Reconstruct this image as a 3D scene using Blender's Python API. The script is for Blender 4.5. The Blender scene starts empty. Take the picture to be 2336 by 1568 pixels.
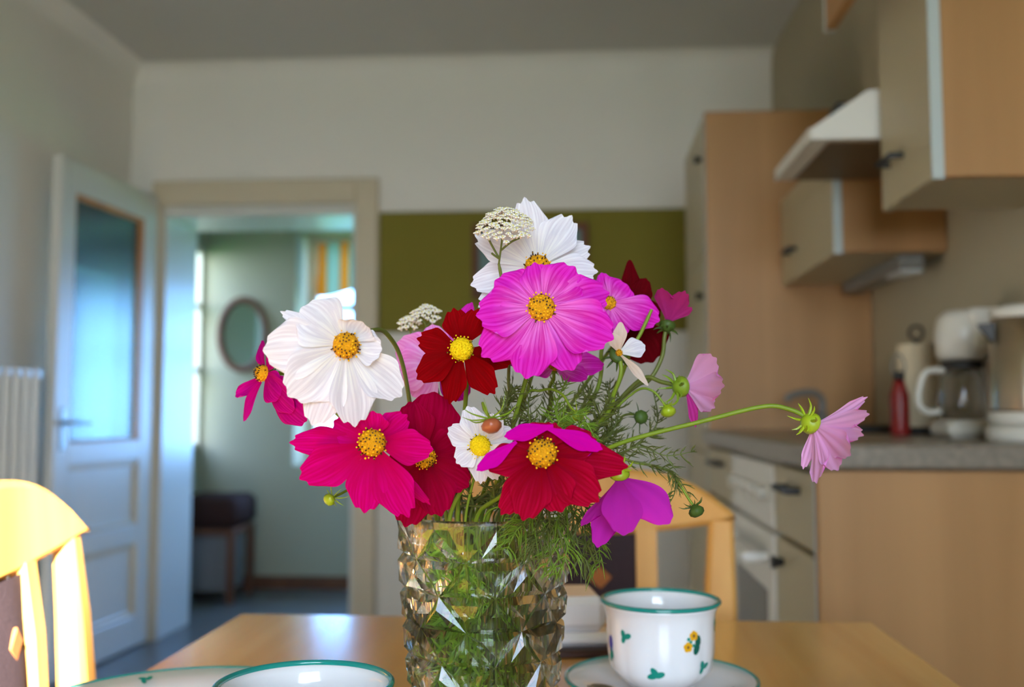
import bpy, math, random
from mathutils import Vector, Matrix, Euler

random.seed(7)
R = math.radians
scene = bpy.context.scene
COL = scene.collection

# ---------------------------------------------------------------- camera
FPX = 2250.0
CAM = Vector((0.0, 0.0, 1.0))
CAM_ROT = Euler((R(90 + 4.04), 0, R(3.87)), 'XYZ')
cam_data = bpy.data.cameras.new('camera')
cam = bpy.data.objects.new('camera', cam_data)
COL.objects.link(cam)
cam.location = CAM
cam.rotation_euler = CAM_ROT
cam_data.sensor_width = 36.0
cam_data.lens = 36.0 * FPX / 2336.0
cam_data.clip_start = 0.02
cam_data.dof.use_dof = True
cam_data.dof.focus_distance = 0.63
cam_data.dof.aperture_fstop = 5.0
scene.camera = cam

# ---------------------------------------------------------------- world, sun, exposure
SUN_DIR = Vector((0.45, -1.0, 0.44)).normalized()      # towards the sun
world = bpy.data.worlds.new('world')
scene.world = world
world.use_nodes = True
wn = world.node_tree
wn.nodes.clear()
tcw = wn.nodes.new('ShaderNodeTexCoord')
spw = wn.nodes.new('ShaderNodeSeparateXYZ')
wn.links.new(tcw.outputs['Generated'], spw.inputs[0])
def ramp(c0, c1, p1):
    r_ = wn.nodes.new('ShaderNodeValToRGB')
    r_.color_ramp.elements[0].position = 0.0
    r_.color_ramp.elements[0].color = (*c0, 1)
    r_.color_ramp.elements[1].position = p1
    r_.color_ramp.elements[1].color = (*c1, 1)
    wn.links.new(spw.outputs['Z'], r_.inputs[0])
    return r_


# clear sky: pale at the horizon, blue overhead, whiter on the sun's side than opposite it
sky_sun = ramp((0.80, 0.92, 1.0), (0.34, 0.54, 0.95), 0.7)
sky_away = ramp((0.20, 0.48, 1.0), (0.14, 0.38, 0.95), 0.7)
dotw = wn.nodes.new('ShaderNodeVectorMath')
dotw.operation = 'DOT_PRODUCT'
dotw.inputs[1].default_value = Vector((SUN_DIR.x, SUN_DIR.y, 0)).normalized()
wn.links.new(tcw.outputs['Generated'], dotw.inputs[0])
mapw = wn.nodes.new('ShaderNodeMapRange')
mapw.inputs['From Min'].default_value = -0.6
mapw.inputs['From Max'].default_value = 0.6
wn.links.new(dotw.outputs['Value'], mapw.inputs['Value'])
sky = wn.nodes.new('ShaderNodeMix')
sky.data_type = 'RGBA'
wn.links.new(mapw.outputs[0], sky.inputs[0])
wn.links.new(sky_away.outputs[0], sky.inputs[6])
wn.links.new(sky_sun.outputs[0], sky.inputs[7])
bg = wn.nodes.new('ShaderNodeBackground')
bg.inputs['Strength'].default_value = 10.0
wo = wn.nodes.new('ShaderNodeOutputWorld')
wn.links.new(sky.outputs[2], bg.inputs[0])
wn.links.new(bg.outputs[0], wo.inputs[0])

sun_data = bpy.data.lights.new('sun', 'SUN')
sun_data.energy = 34.0
sun_data.angle = R(0.6)
sun_data.color = (1.0, 0.95, 0.87)
sun = bpy.data.objects.new('sun', sun_data)
COL.objects.link(sun)
sun.rotation_euler = SUN_DIR.to_track_quat('Z', 'Y').to_euler()


def portal(name, loc, rot, sx, sz):
    d = bpy.data.lights.new(name, 'AREA')
    d.shape = 'RECTANGLE'
    d.size = sx
    d.size_y = sz
    o = bpy.data.objects.new(name, d)
    COL.objects.link(o)
    o.location = loc
    o.rotation_euler = rot
    d.cycles.is_portal = True
    return o


# window openings (shared by walls and portals)
REAR_Y = -1.6
BACK_Y = 4.3
LEFT_X = -2.03
RIGHT_X = 0.85
CEIL_Z = 2.58
W_REAR = (-0.50, 0.79, 0.86, 2.25)       # x0 x1 z0 z1
W_HALL = (-1.64, 0.12, 0.70, 2.08)            # x0 x1 z0 z1 at the end of the hall, unseen right part widened to add light
W_SIDE = (3.73, 4.17, 0.84, 1.60)              # y0 y1 z0 z1 behind the door
W_HSIDE = (5.30, 5.598, 0.80, 1.96)             # y0 y1 z0 z1 hall side window

portal('portal_rear', ((W_REAR[0] + W_REAR[1]) / 2, REAR_Y - 0.24, (W_REAR[2] + W_REAR[3]) / 2), (R(90), 0, 0),
       W_REAR[1] - W_REAR[0], W_REAR[3] - W_REAR[2])
portal('portal_hall', ((W_HALL[0] + W_HALL[1]) / 2, 6.0, (W_HALL[2] + W_HALL[3]) / 2), (R(-90), 0, 0),
       W_HALL[1] - W_HALL[0], W_HALL[3] - W_HALL[2])
portal('portal_side', (LEFT_X - 0.34, (W_SIDE[0] + W_SIDE[1]) / 2, (W_SIDE[2] + W_SIDE[3]) / 2), (R(90), 0, R(-90)),
       W_SIDE[1] - W_SIDE[0], W_SIDE[3] - W_SIDE[2])
portal('portal_hall_side', (-2.18 - 0.1, (W_HSIDE[0] + W_HSIDE[1]) / 2, (W_HSIDE[2] + W_HSIDE[3]) / 2), (R(90), 0, R(-90)),
       W_HSIDE[1] - W_HSIDE[0], W_HSIDE[3] - W_HSIDE[2])

vs = scene.view_settings
vs.view_transform = 'Standard'
vs.look = 'None'
vs.gamma = 1.0
vs.use_curve_mapping = False
vs.exposure = 1.06
scene.cycles.use_denoising = True
scene.cycles.sample_clamp_indirect = 6.0
scene.cycles.max_bounces = 16
scene.cycles.transmission_bounces = 14
scene.cycles.transparent_max_bounces = 16
scene.cycles.diffuse_bounces = 6
scene.cycles.glossy_bounces = 6

# ---------------------------------------------------------------- helpers
CAM_M = CAM_ROT.to_matrix()


def raydir(px, py):
    return CAM_M @ Vector(((px - 1168.0) / FPX, -(py - 784.0) / FPX, -1.0))


def P(px, py, y):
    """point on the ray through photo pixel (px, py) at world depth y"""
    d = raydir(px, py)
    return CAM + d * ((y - CAM.y) / d.y)


def lin(c):
    out = []
    for v in c[:3]:
        v = v / 255.0
        out.append(v / 12.92 if v <= 0.04045 else ((v + 0.055) / 1.055) ** 2.4)
    return (out[0], out[1], out[2], 1.0)


class MB:
    def __init__(self):
        self.v = []
        self.f = []
        self.uv = {}

    def add(self, vs, fs):
        k = len(self.v)
        self.v += [tuple(p) for p in vs]
        self.f += [tuple(i + k for i in f) for f in fs]
        return self

    def box(self, x0, x1, y0, y1, z0, z1, mat=None):
        vs = [Vector((x, y, z)) for z in (z0, z1) for y in (y0, y1) for x in (x0, x1)]
        if mat is not None:
            vs = [mat @ p for p in vs]
        return self.add(vs, [(0, 2, 3, 1), (4, 5, 7, 6), (0, 1, 5, 4), (2, 6, 7, 3), (0, 4, 6, 2), (1, 3, 7, 5)])

    def bbox(self, x0, x1, y0, y1, z0, z1, b=0.004, mat=None):
        """box with chamfered edges"""
        b = min(b, (x1 - x0) * .45, (y1 - y0) * .45, (z1 - z0) * .45)
        vs = []
        idx = {}
        for ax in range(3):
            for sx in (0, 1):
                for sy in (0, 1):
                    for sz in (0, 1):
                        s = (sx, sy, sz)
                        lo = (x0, y0, z0)
                        hi = (x1, y1, z1)
                        p = [0, 0, 0]
                        for k in range(3):
                            e = hi[k] if s[k] else lo[k]
                            if k != ax:
                                e += -b if s[k] else b
                            p[k] = e
                        idx[(ax, s)] = len(vs)
                        q = Vector(p)
                        vs.append(mat @ q if mat is not None else q)
        fs = []
        corners = [(a, c, d) for a in (0, 1) for c in (0, 1) for d in (0, 1)]
        for ax in range(3):
            o1, o2 = (ax + 1) % 3, (ax + 2) % 3
            for s in (0, 1):
                q = []
                for (a, c) in ((0, 0), (1, 0), (1, 1), (0, 1)):
                    t = [0, 0, 0]
                    t[ax] = s
                    t[o1] = a
                    t[o2] = c
                    q.append(idx[(ax, tuple(t))])
                fs.append(tuple(q if s else q[::-1]))
        for ax in range(3):            # edges parallel to ax
            o1, o2 = (ax + 1) % 3, (ax + 2) % 3
            for a in (0, 1):
                for c in (0, 1):
                    t0 = [0, 0, 0]
                    t1 = [0, 0, 0]
                    t0[ax], t1[ax] = 0, 1
                    t0[o1] = t1[o1] = a
                    t0[o2] = t1[o2] = c
                    q = [idx[(o1, tuple(t0))], idx[(o1, tuple(t1))], idx[(o2, tuple(t1))], idx[(o2, tuple(t0))]]
                    fs.append(tuple(q if a == c else q[::-1]) if True else None)
        for s in corners:
            q = [idx[(0, s)], idx[(1, s)], idx[(2, s)]]
            fs.append(tuple(q if sum(s) % 2 else q[::-1]))
        return self.add(vs, fs)

    def tube(self, pts, rad, n=8, cap=True):
        pts = [Vector(p) for p in pts]
        m = len(pts)
        if not hasattr(rad, '__len__'):
            rad = [rad] * m
        vs, fs = [], []
        t0 = (pts[1] - pts[0]).normalized()
        ref = Vector((0, 0, 1)) if abs(t0.z) < 0.9 else Vector((1, 0, 0))
        a = t0.cross(ref).normalized()
        for i in range(m):
            t = (pts[min(i + 1, m - 1)] - pts[max(i - 1, 0)])
            if t.length < 1e-9:
                t = t0.copy()
            t.normalize()
            a = a - t * a.dot(t)
            if a.length < 1e-6:
                a = t.orthogonal()
            a.normalize()
            b = t.cross(a)
            for k in range(n):
                w = 2 * math.pi * k / n
                vs.append(pts[i] + (a * math.cos(w) + b * math.sin(w)) * rad[i])
        for i in range(m - 1):
            for k in range(n):
                fs.append((i * n + k, i * n + (k + 1) % n, (i + 1) * n + (k + 1) % n, (i + 1) * n + k))
        if cap:
            fs.append(tuple(range(n))[::-1])
            fs.append(tuple((m - 1) * n + k for k in range(n)))
        return self.add(vs, fs)

    def lathe(self, prof, n=32, c=(0, 0, 0), mod=None, mat=None, close=False):
        """prof: list of (r, z); mod(theta, r, z) -> r"""
        vs, fs = [], []
        m = len(prof)
        for (r, z) in prof:
            for k in range(n):
                w = 2 * math.pi * k / n
                rr = mod(w, r, z) if mod else r
                p = Vector((rr * math.cos(w), rr * math.sin(w), z))
                if mat is not None:
                    p = mat @ p
                vs.append(p + Vector(c))
        for i in range(m - 1):
            for k in range(n):
                fs.append((i * n + k, i * n + (k + 1) % n, (i + 1) * n + (k + 1) % n, (i + 1) * n + k))
        if close:
            for k in range(n):
                i = m - 1
                fs.append((i * n + k, i * n + (k + 1) % n, (k + 1) % n, k))
        else:
            if prof[0][0] > 1e-6:
                fs.append(tuple(range(n))[::-1])
            if prof[-1][0] > 1e-6:
                fs.append(tuple((m - 1) * n + k for k in range(n)))
        return self.add(vs, fs)

    def ball(self, c, r, n=6, m=4, sc=(1, 1, 1), mat=None):
        vs, fs = [], []
        c = Vector(c)

        def q(p):
            p = Vector((p[0] * sc[0], p[1] * sc[1], p[2] * sc[2])) * r
            if mat is not None:
                p = mat @ p
            return p + c
        vs.append(q((0, 0, 1)))
        for i in range(1, m):
            a = math.pi * i / m
            for k in range(n):
                w = 2 * math.pi * k / n
                vs.append(q((math.sin(a) * math.cos(w), math.sin(a) * math.sin(w), math.cos(a))))
        vs.append(q((0, 0, -1)))
        for k in range(n):
            fs.append((0, 1 + k, 1 + (k + 1) % n))
        for i in range(m - 2):
            for k in range(n):
                fs.append((1 + i * n + k, 1 + (i + 1) * n + k, 1 + (i + 1) * n + (k + 1) % n, 1 + i * n + (k + 1) % n))
        L = len(vs) - 1
        o = 1 + (m - 2) * n
        for k in range(n):
            fs.append((L, o + (k + 1) % n, o + k))
        return self.add(vs, fs)

    def prism(self, poly, a0, a1, axis='x'):
        """extrude polygon (list of 2d) along axis; 2d = the other two axes in order"""
        vs, fs = [], []
        n = len(poly)
        for a in (a0, a1):
            for (p, q) in poly:
                vs.append({'x': (a, p, q), 'y': (p, a, q), 'z': (p, q, a)}[axis])
        fs.append(tuple(range(n))[::-1])
        fs.append(tuple(range(n, 2 * n)))
        for k in range(n):
            fs.append((k, (k + 1) % n, n + (k + 1) % n, n + k))
        return self.add(vs, fs)

    def build(self, name, mat, parent=None, smooth=False, fix=True, loc=None):
        me = bpy.data.meshes.new(name)
        me.from_pydata(self.v, [], self.f)
        me.validate()
        if fix:
            import bmesh
            bm = bmesh.new()
            bm.from_mesh(me)
            bmesh.ops.recalc_face_normals(bm, faces=bm.faces)
            bm.to_mesh(me)
            bm.free()
        me.materials.append(mat)
        if smooth:
            for p in me.polygons:
                p.use_smooth = True
        o = bpy.data.objects.new(name, me)
        COL.objects.link(o)
        if loc is not None:
            o.location = loc
        if parent is not None:
            o.parent = parent
        return o


def smooth_by_angle(o, deg=35):
    me = o.data
    for p in me.polygons:
        p.use_smooth = True
    try:
        me.set_sharp_from_angle(angle=R(deg))
    except Exception:
        pass
    return o


def tag(o, label=None, cat=None, group=None, kind=None):
    if label:
        o['label'] = label
    if cat:
        o['category'] = cat
    if group:
        o['group'] = group
    if kind:
        o['kind'] = kind
    return o


def thing(name, label, cat, loc=(0, 0, 0), rz=0.0, group=None):
    o = bpy.data.objects.new(name, None)
    o.empty_display_size = 0.02
    COL.objects.link(o)
    o.location = loc
    o.rotation_euler = (0, 0, rz)
    return tag(o, label, cat, group)


def struct(o, label=None):
    o['kind'] = 'structure'
    if label:
        o['label'] = label
    return o


def spline(pts, n=8):
    """Catmull-Rom through pts"""
    pts = [Vector(p) for p in pts]
    q = [pts[0] * 2 - pts[1]] + pts + [pts[-1] * 2 - pts[-2]]
    out = []
    for i in range(1, len(q) - 2):
        for k in range(n):
            t = k / n
            a, b, c, d = q[i - 1], q[i], q[i + 1], q[i + 2]
            out.append(0.5 * ((2 * b) + (c - a) * t + (2 * a - 5 * b + 4 * c - d) * t * t + (3 * b - a - 3 * c + d) * t ** 3))
    out.append(pts[-1])
    return out


# ---------------------------------------------------------------- materials
def new_mat(name):
    m = bpy.data.materials.new(name)
    m.use_nodes = True
    m.node_tree.nodes.clear()
    return m, m.node_tree


def principled(name, col, rough=0.5, spec=0.5, metal=0.0, noise=None, bump=None, coat=0.0, trans=0.0, ior=1.5, sheen=0.0):
    """noise=(scale, amount, stretch) varies the base colour; bump=(scale, strength)"""
    m, nt = new_mat(name)
    N, L = nt.nodes, nt.links
    out = N.new('ShaderNodeOutputMaterial')
    b = N.new('ShaderNodeBsdfPrincipled')
    L.new(b.outputs[0], out.inputs[0])
    c = lin(col)
    b.inputs['Base Color'].default_value = c
    b.inputs['Roughness'].default_value = rough
    b.inputs['Specular IOR Level'].default_value = spec
    b.inputs['Metallic'].default_value = metal
    b.inputs['Coat Weight'].default_value = coat
    b.inputs['Coat Roughness'].default_value = 0.05
    b.inputs['Transmission Weight'].default_value = trans
    b.inputs['IOR'].default_value = ior
    b.inputs['Sheen Weight'].default_value = sheen
    if noise or bump:
        tc = N.new('ShaderNodeTexCoord')
        if noise:
            mp = N.new('ShaderNodeMapping')
            st = noise[2] if len(noise) > 2 else (1, 1, 1)
            mp.inputs['Scale'].default_value = st
            L.new(tc.outputs['Object'], mp.inputs[0])
            nz = N.new('ShaderNodeTexNoise')
            nz.inputs['Scale'].default_value = noise[0]
            nz.inputs['Detail'].default_value = 4
            L.new(mp.outputs[0], nz.inputs['Vector'])
            mx = N.new('ShaderNodeMix')
            mx.data_type = 'RGBA'
            a = noise[1]
            mx.inputs[6].default_value = (c[0] * (1 - a), c[1] * (1 - a), c[2] * (1 - a), 1)
            mx.inputs[7].default_value = (min(1, c[0] * (1 + a)), min(1, c[1] * (1 + a)), min(1, c[2] * (1 + a)), 1)
            L.new(nz.outputs['Fac'], mx.inputs[0])
            L.new(mx.outputs[2], b.inputs['Base Color'])
        if bump:
            nz2 = N.new('ShaderNodeTexNoise')
            nz2.inputs['Scale'].default_value = bump[0]
            L.new(tc.outputs['Object'], nz2.inputs['Vector'])
            bp = N.new('ShaderNodeBump')
            bp.inputs['Strength'].default_value = bump[1]
            bp.inputs['Distance'].default_value = 0.002
            L.new(nz2.outputs['Fac'], bp.inputs['Height'])
            L.new(bp.outputs[0], b.inputs['Normal'])
    return m


def wood(name, c1, c2, rough=0.4, axis=1, scale=14.0, coat=0.0):
    """long grained wood; axis = grain direction"""
    m, nt = new_mat(name)
    N, L = nt.nodes, nt.links
    out = N.new('ShaderNodeOutputMaterial')
    b = N.new('ShaderNodeBsdfPrincipled')
    L.new(b.outputs[0], out.inputs[0])
    tc = N.new('ShaderNodeTexCoord')
    mp = N.new('ShaderNodeMapping')
    st = [scale, scale, scale]
    st[axis] = scale * 0.06
    mp.inputs['Scale'].default_value = st
    L.new(tc.outputs['Object'], mp.inputs[0])
    nz = N.new('ShaderNodeTexNoise')
    nz.inputs['Scale'].default_value = 1.0
    nz.inputs['Detail'].default_value = 6
    nz.inputs['Distortion'].default_value = 0.6
    L.new(mp.outputs[0], nz.inputs['Vector'])
    rp = N.new('ShaderNodeValToRGB')
    rp.color_ramp.elements[0].position = 0.3
    rp.color_ramp.elements[1].position = 0.72
    rp.color_ramp.elements[0].color = lin(c1)
    rp.color_ramp.elements[1].color = lin(c2)
    L.new(nz.outputs['Fac'], rp.inputs[0])
    L.new(rp.outputs[0], b.inputs['Base Color'])
    b.inputs['Roughness'].default_value = rough
    b.inputs['Coat Weight'].default_value = coat
    b.inputs['Coat Roughness'].default_value = 0.12
    return m


def petal_mat(name, tip, base, dark, back=None, transl=0.3):
    """tip colour, colour near the disc, vein colour, colour of the underside"""
    m, nt = new_mat(name)
    N, L = nt.nodes, nt.links
    out = N.new('ShaderNodeOutputMaterial')
    b = N.new('ShaderNodeBsdfPrincipled')
    b.inputs['Roughness'].default_value = 0.7
    b.inputs['Specular IOR Level'].default_value = 0.03
    tr = N.new('ShaderNodeBsdfTranslucent')
    ms = N.new('ShaderNodeMixShader')
    ms.inputs[0].default_value = transl
    uv = N.new('ShaderNodeUVMap')
    sep = N.new('ShaderNodeSeparateXYZ')
    L.new(uv.outputs[0], sep.inputs[0])
    rp = N.new('ShaderNodeValToRGB')
    rp.color_ramp.elements[0].position = 0.05
    rp.color_ramp.elements[0].color = lin(base)
    rp.color_ramp.elements[1].position = 0.75
    rp.color_ramp.elements[1].color = lin(tip)
    L.new(sep.outputs[0], rp.inputs[0])
    mp = N.new('ShaderNodeMapping')
    mp.inputs['Scale'].default_value = (1.2, 16.0, 1.0)
    L.new(uv.outputs[0], mp.inputs[0])
    nz = N.new('ShaderNodeTexNoise')
    nz.inputs['Scale'].default_value = 1.0
    nz.inputs['Detail'].default_value = 3
    L.new(mp.outputs[0], nz.inputs['Vector'])
    r2 = N.new('ShaderNodeValToRGB')
    r2.color_ramp.elements[0].position = 0.42
    r2.color_ramp.elements[0].color = (0.75, 0.75, 0.75, 1)
    r2.color_ramp.elements[1].position = 0.62
    r2.color_ramp.elements[1].color = (0, 0, 0, 1)
    L.new(nz.outputs['Fac'], r2.inputs[0])
    mx = N.new('ShaderNodeMix')
    mx.data_type = 'RGBA'
    mx.inputs[7].default_value = lin(dark)
    L.new(r2.outputs[0], mx.inputs[0])
    L.new(rp.outputs[0], mx.inputs[6])
    col = mx.outputs[2]
    if back:
        ge = N.new('ShaderNodeNewGeometry')
        mb = N.new('ShaderNodeMix')
        mb.data_type = 'RGBA'
        L.new(ge.outputs['Backfacing'], mb.inputs[0])
        L.new(col, mb.inputs[6])
        mb.inputs[7].default_value = lin(back)
        col = mb.outputs[2]
    L.new(col, b.inputs['Base Color'])
    L.new(col, tr.inputs['Color'])
    bp = N.new('ShaderNodeBump')
    bp.inputs['Strength'].default_value = 0.25
    bp.inputs['Distance'].default_value = 0.0008
    L.new(nz.outputs['Fac'], bp.inputs['Height'])
    L.new(bp.outputs[0], b.inputs['Normal'])
    L.new(b.outputs[0], ms.inputs[1])
    L.new(tr.outputs[0], ms.inputs[2])
    L.new(ms.outputs[0], out.inputs[0])
    return m


def glass_mat(name, col=(1, 1, 1), rough=0.0, ior=1.5, mix=0.0):
    m, nt = new_mat(name)
    N, L = nt.nodes, nt.links
    out = N.new('ShaderNodeOutputMaterial')
    g = N.new('ShaderNodeBsdfGlass')
    g.inputs['Color'].default_value = (*col, 1)
    g.inputs['Roughness'].default_value = rough
    g.inputs['IOR'].default_value = ior
    if mix > 0:
        t = N.new('ShaderNodeBsdfTransparent')
        ms = N.new('ShaderNodeMixShader')
        ms.inputs[0].default_value = mix
        L.new(g.outputs[0], ms.inputs[1])
        L.new(t.outputs[0], ms.inputs[2])
        L.new(ms.outputs[0], out.inputs[0])
    else:
        L.new(g.outputs[0], out.inputs[0])
    return m


def pane_mat(name, refl=0.06):
    """thin clear pane: mostly see-through with a weak mirror reflection"""
    m, nt = new_mat(name)
    N, L = nt.nodes, nt.links
    out = N.new('ShaderNodeOutputMaterial')
    t = N.new('ShaderNodeBsdfTransparent')
    g = N.new('ShaderNodeBsdfGlossy')
    g.inputs['Roughness'].default_value = 0.02
    ms = N.new('ShaderNodeMixShader')
    ms.inputs[0].default_value = refl
    L.new(t.outputs[0], ms.inputs[1])
    L.new(g.outputs[0], ms.inputs[2])
    L.new(ms.outputs[0], out.inputs[0])
    return m


def frosted_mat(name):
    """patterned obscure door glass with a fine square relief"""
    m, nt = new_mat(name)
    N, L = nt.nodes, nt.links
    out = N.new('ShaderNodeOutputMaterial')
    t = N.new('ShaderNodeBsdfTranslucent')
    t.inputs['Color'].default_value = (0.42, 0.56, 0.58, 1)
    rf = N.new('ShaderNodeBsdfRefraction')
    rf.inputs['Roughness'].default_value = 0.14
    rf.inputs['IOR'].default_value = 1.05
    rf.inputs['Color'].default_value = (0.36, 0.52, 0.54, 1)
    g = N.new('ShaderNodeBsdfGlossy')
    g.inputs['Roughness'].default_value = 0.25
    tc = N.new('ShaderNodeTexCoord')
    ck = N.new('ShaderNodeTexChecker')
    ck.inputs['Scale'].default_value = 90
    L.new(tc.outputs['Object'], ck.inputs['Vector'])
    bp = N.new('ShaderNodeBump')
    bp.inputs['Strength'].default_value = 0.3
    bp.inputs['Distance'].default_value = 0.002
    L.new(ck.outputs['Fac'], bp.inputs['Height'])
    L.new(bp.outputs[0], g.inputs['Normal'])
    L.new(bp.outputs[0], rf.inputs['Normal'])
    m1 = N.new('ShaderNodeMixShader')
    m1.inputs[0].default_value = 0.85
    L.new(t.outputs[0], m1.inputs[1])
    L.new(rf.outputs[0], m1.inputs[2])
    m2 = N.new('ShaderNodeMixShader')
    m2.inputs[0].default_value = 0.12
    L.new(m1.outputs[0], m2.inputs[1])
    L.new(g.outputs[0], m2.inputs[2])
    L.new(m2.outputs[0], out.inputs[0])
    return m


def stripe_fabric(name, cols, freq, axis='X', transl=0.5):
    m, nt = new_mat(name)
    N, L = nt.nodes, nt.links
    out = N.new('ShaderNodeOutputMaterial')
    tc = N.new('ShaderNodeTexCoord')
    sp = N.new('ShaderNodeSeparateXYZ')
    L.new(tc.outputs['Object'], sp.inputs[0])
    mu = N.new('ShaderNodeMath')
    mu.operation = 'MULTIPLY'
    mu.inputs[1].default_value = freq
    L.new(sp.outputs[axis], mu.inputs[0])
    fr = N.new('ShaderNodeMath')
    fr.operation = 'FRACT'
    L.new(mu.outputs[0], fr.inputs[0])
    rp = N.new('ShaderNodeValToRGB')
    rp.color_ramp.interpolation = 'CONSTANT'
    el = rp.color_ramp.elements
    el[0].position = 0.0
    el[0].color = lin(cols[0])
    el[1].position = 1.0 / len(cols)
    el[1].color = lin(cols[1])
    for i in range(2, len(cols)):
        e = el.new(i / len(cols))
        e.color = lin(cols[i])
    L.new(fr.outputs[0], rp.inputs[0])
    d = N.new('ShaderNodeBsdfDiffuse')
    t = N.new('ShaderNodeBsdfTranslucent')
    L.new(rp.outputs[0], d.inputs[0])
    L.new(rp.outputs[0], t.inputs[0])
    ms = N.new('ShaderNodeMixShader')
    ms.inputs[0].default_value = transl
    L.new(d.outputs[0], ms.inputs[1])
    L.new(t.outputs[0], ms.inputs[2])
    L.new(ms.outputs[0], out.inputs[0])
    return m


M = {}
M['wall_dimmed'] = principled('wall_paint_dimmed', (172, 160, 134), 0.85, 0.2, noise=(3, 0.03))  # wall paint with the dim light of this side put into its colour
M['wall'] = principled('wall_paint', (232, 227, 218), 0.9, 0.2, noise=(3, 0.03), bump=(180, 0.08))
M['ceiling'] = principled('ceiling_paint', (200, 196, 188), 0.95, 0.1, noise=(2, 0.02))
M['hall_wall'] = principled('hall_paint', (166, 158, 132), 0.9, 0.2, noise=(3, 0.03))
M['floor'] = principled('floor_tile', (100, 97, 92), 0.35, 0.5, noise=(6, 0.15))
M['white_lacquer'] = principled('white_lacquer', (206, 192, 166), 0.35, 0.5)
M['door_white'] = principled('door_white', (208, 206, 198), 0.3, 0.5)
M['beige_front'] = principled('beige_front', (176, 162, 130), 0.45, 0.4)
M['edge_grey'] = principled('edge_grey', (176, 184, 180), 0.4, 0.4)
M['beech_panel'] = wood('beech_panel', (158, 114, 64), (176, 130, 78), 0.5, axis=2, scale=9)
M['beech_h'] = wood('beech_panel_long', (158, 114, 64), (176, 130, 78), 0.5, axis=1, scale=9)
M['table'] = wood('table_beech', (222, 158, 76), (238, 186, 104), 0.2, axis=1, scale=16, coat=0.5)
M['chair'] = wood('chair_beech', (216, 150, 66), (230, 172, 88), 0.55, axis=2, scale=14, coat=0.0)
M['brown_wood'] = wood('brown_wood', (84, 44, 20), (110, 62, 28), 0.6, axis=2, scale=12)
M['bead'] = wood('glazing_bead', (176, 104, 28), (204, 130, 44), 0.4, axis=2, scale=12)
M['olive'] = principled('olive_board', (126, 116, 48), 0.85, 0.15, noise=(40, 0.05))
M['granite'] = principled('granite', (128, 118, 104), 0.3, 0.5, noise=(70, 0.5))
M['steel'] = principled('steel', (180, 164, 144), 0.28, 0.5, metal=1.0)
M['chrome'] = principled('chrome', (150, 150, 146), 0.4, 0.5, metal=1.0)
M['dark_metal'] = principled('dark_metal', (60, 58, 56), 0.5, 0.5, metal=0.7)
M['white_plastic'] = principled('white_plastic', (206, 200, 186), 0.28, 0.5)
M['appliance'] = principled('white_enamel', (214, 210, 200), 0.25, 0.5)
M['oven_glass'] = principled('oven_glass', (86, 78, 70), 0.12, 0.5)
M['grille'] = principled('hood_filter', (108, 86, 58), 0.5, 0.4, metal=0.3)
M['china'] = principled('china', (238, 236, 236), 0.12, 0.5, coat=0.5)
M['teal'] = principled('teal_glaze', (16, 138, 126), 0.15, 0.5, coat=0.4)
M['print_green'] = principled('print_green', (10, 140, 120), 0.2, 0.5)
M['print_dark'] = principled('print_dark', (14, 92, 74), 0.2, 0.5)
M['print_yellow'] = principled('print_yellow', (236, 172, 20), 0.2, 0.5)
M['print_purple'] = principled('print_purple', (86, 82, 170), 0.2, 0.5)
M['print_brown'] = principled('print_brown', (120, 70, 20), 0.3, 0.5)
M['fabric'] = principled('dark_fabric', (66, 54, 58), 0.95, 0.1, noise=(220, 0.35, (1, 1, 4)), bump=(300, 0.4))
M['fabric_motif'] = principled('fabric_motif', (176, 112, 66), 0.95, 0.1, bump=(300, 0.4))
M['dark_leather'] = principled('dark_leather', (52, 30, 24), 0.85, 0.2)
M['grey_panel'] = principled('grey_panel', (112, 108, 106), 0.6, 0.3)
M['stem'] = principled('stem_green', (112, 134, 26), 0.5, 0.4, noise=(60, 0.15))
M['stem_dark'] = principled('stem_dark', (92, 100, 34), 0.5, 0.4, noise=(60, 0.2))
M['leaf'] = principled('leaf_thread', (104, 132, 36), 0.55, 0.3, noise=(40, 0.25))
M['leaf_wet_lit'] = principled('leaf_wet_lit', (160, 208, 60), 0.5, 0.3, noise=(40, 0.25))  # light put into the leaf colour, since the vase interior is dark
M['leaf_dark'] = principled('leaf_thread_dark', (88, 96, 42), 0.55, 0.3, noise=(40, 0.25))
M['calyx'] = principled('calyx_green', (112, 140, 24), 0.5, 0.4, noise=(200, 0.2))
M['calyx_dark'] = principled('calyx_dark', (62, 84, 26), 0.55, 0.3, noise=(200, 0.2))
M['bud_brown'] = principled('bud_brown', (150, 78, 46), 0.35, 0.5, noise=(90, 0.3))
M['bud_green'] = principled('bud_green', (146, 168, 22), 0.4, 0.5, noise=(150, 0.2))
M['disc'] = principled('disc_yellow', (214, 148, 10), 0.7, 0.2, noise=(900, 0.3), bump=(900, 0.8))
M['disc_bright'] = principled('disc_bright', (240, 206, 10), 0.7, 0.2, noise=(900, 0.2), bump=(900, 0.8))
M['pollen'] = principled('pollen', (246, 186, 16), 0.7, 0.2)
M['anther'] = principled('anther_dark', (64, 34, 10), 0.6, 0.2)
M['yarrow'] = principled('yarrow_white', (222, 216, 202), 0.7, 0.2)
M['yarrow_mid'] = principled('yarrow_centre', (214, 200, 120), 0.7, 0.2)
M['red_plastic'] = principled('red_plastic', (132, 26, 22), 0.35, 0.5)
M['paper'] = principled('paper_towel', (206, 190, 160), 0.9, 0.1, bump=(120, 0.2))
M['dark_wood'] = wood('dark_board', (52, 30, 24), (72, 44, 32), 0.45, axis=0, scale=10)
M['mirror'] = principled('mirror_glass', (215, 225, 220), 0.03, 0.5, metal=1.0)
M['picture'] = principled('picture_print', (98, 124, 122), 0.5, 0.4, noise=(12, 0.3))
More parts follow.
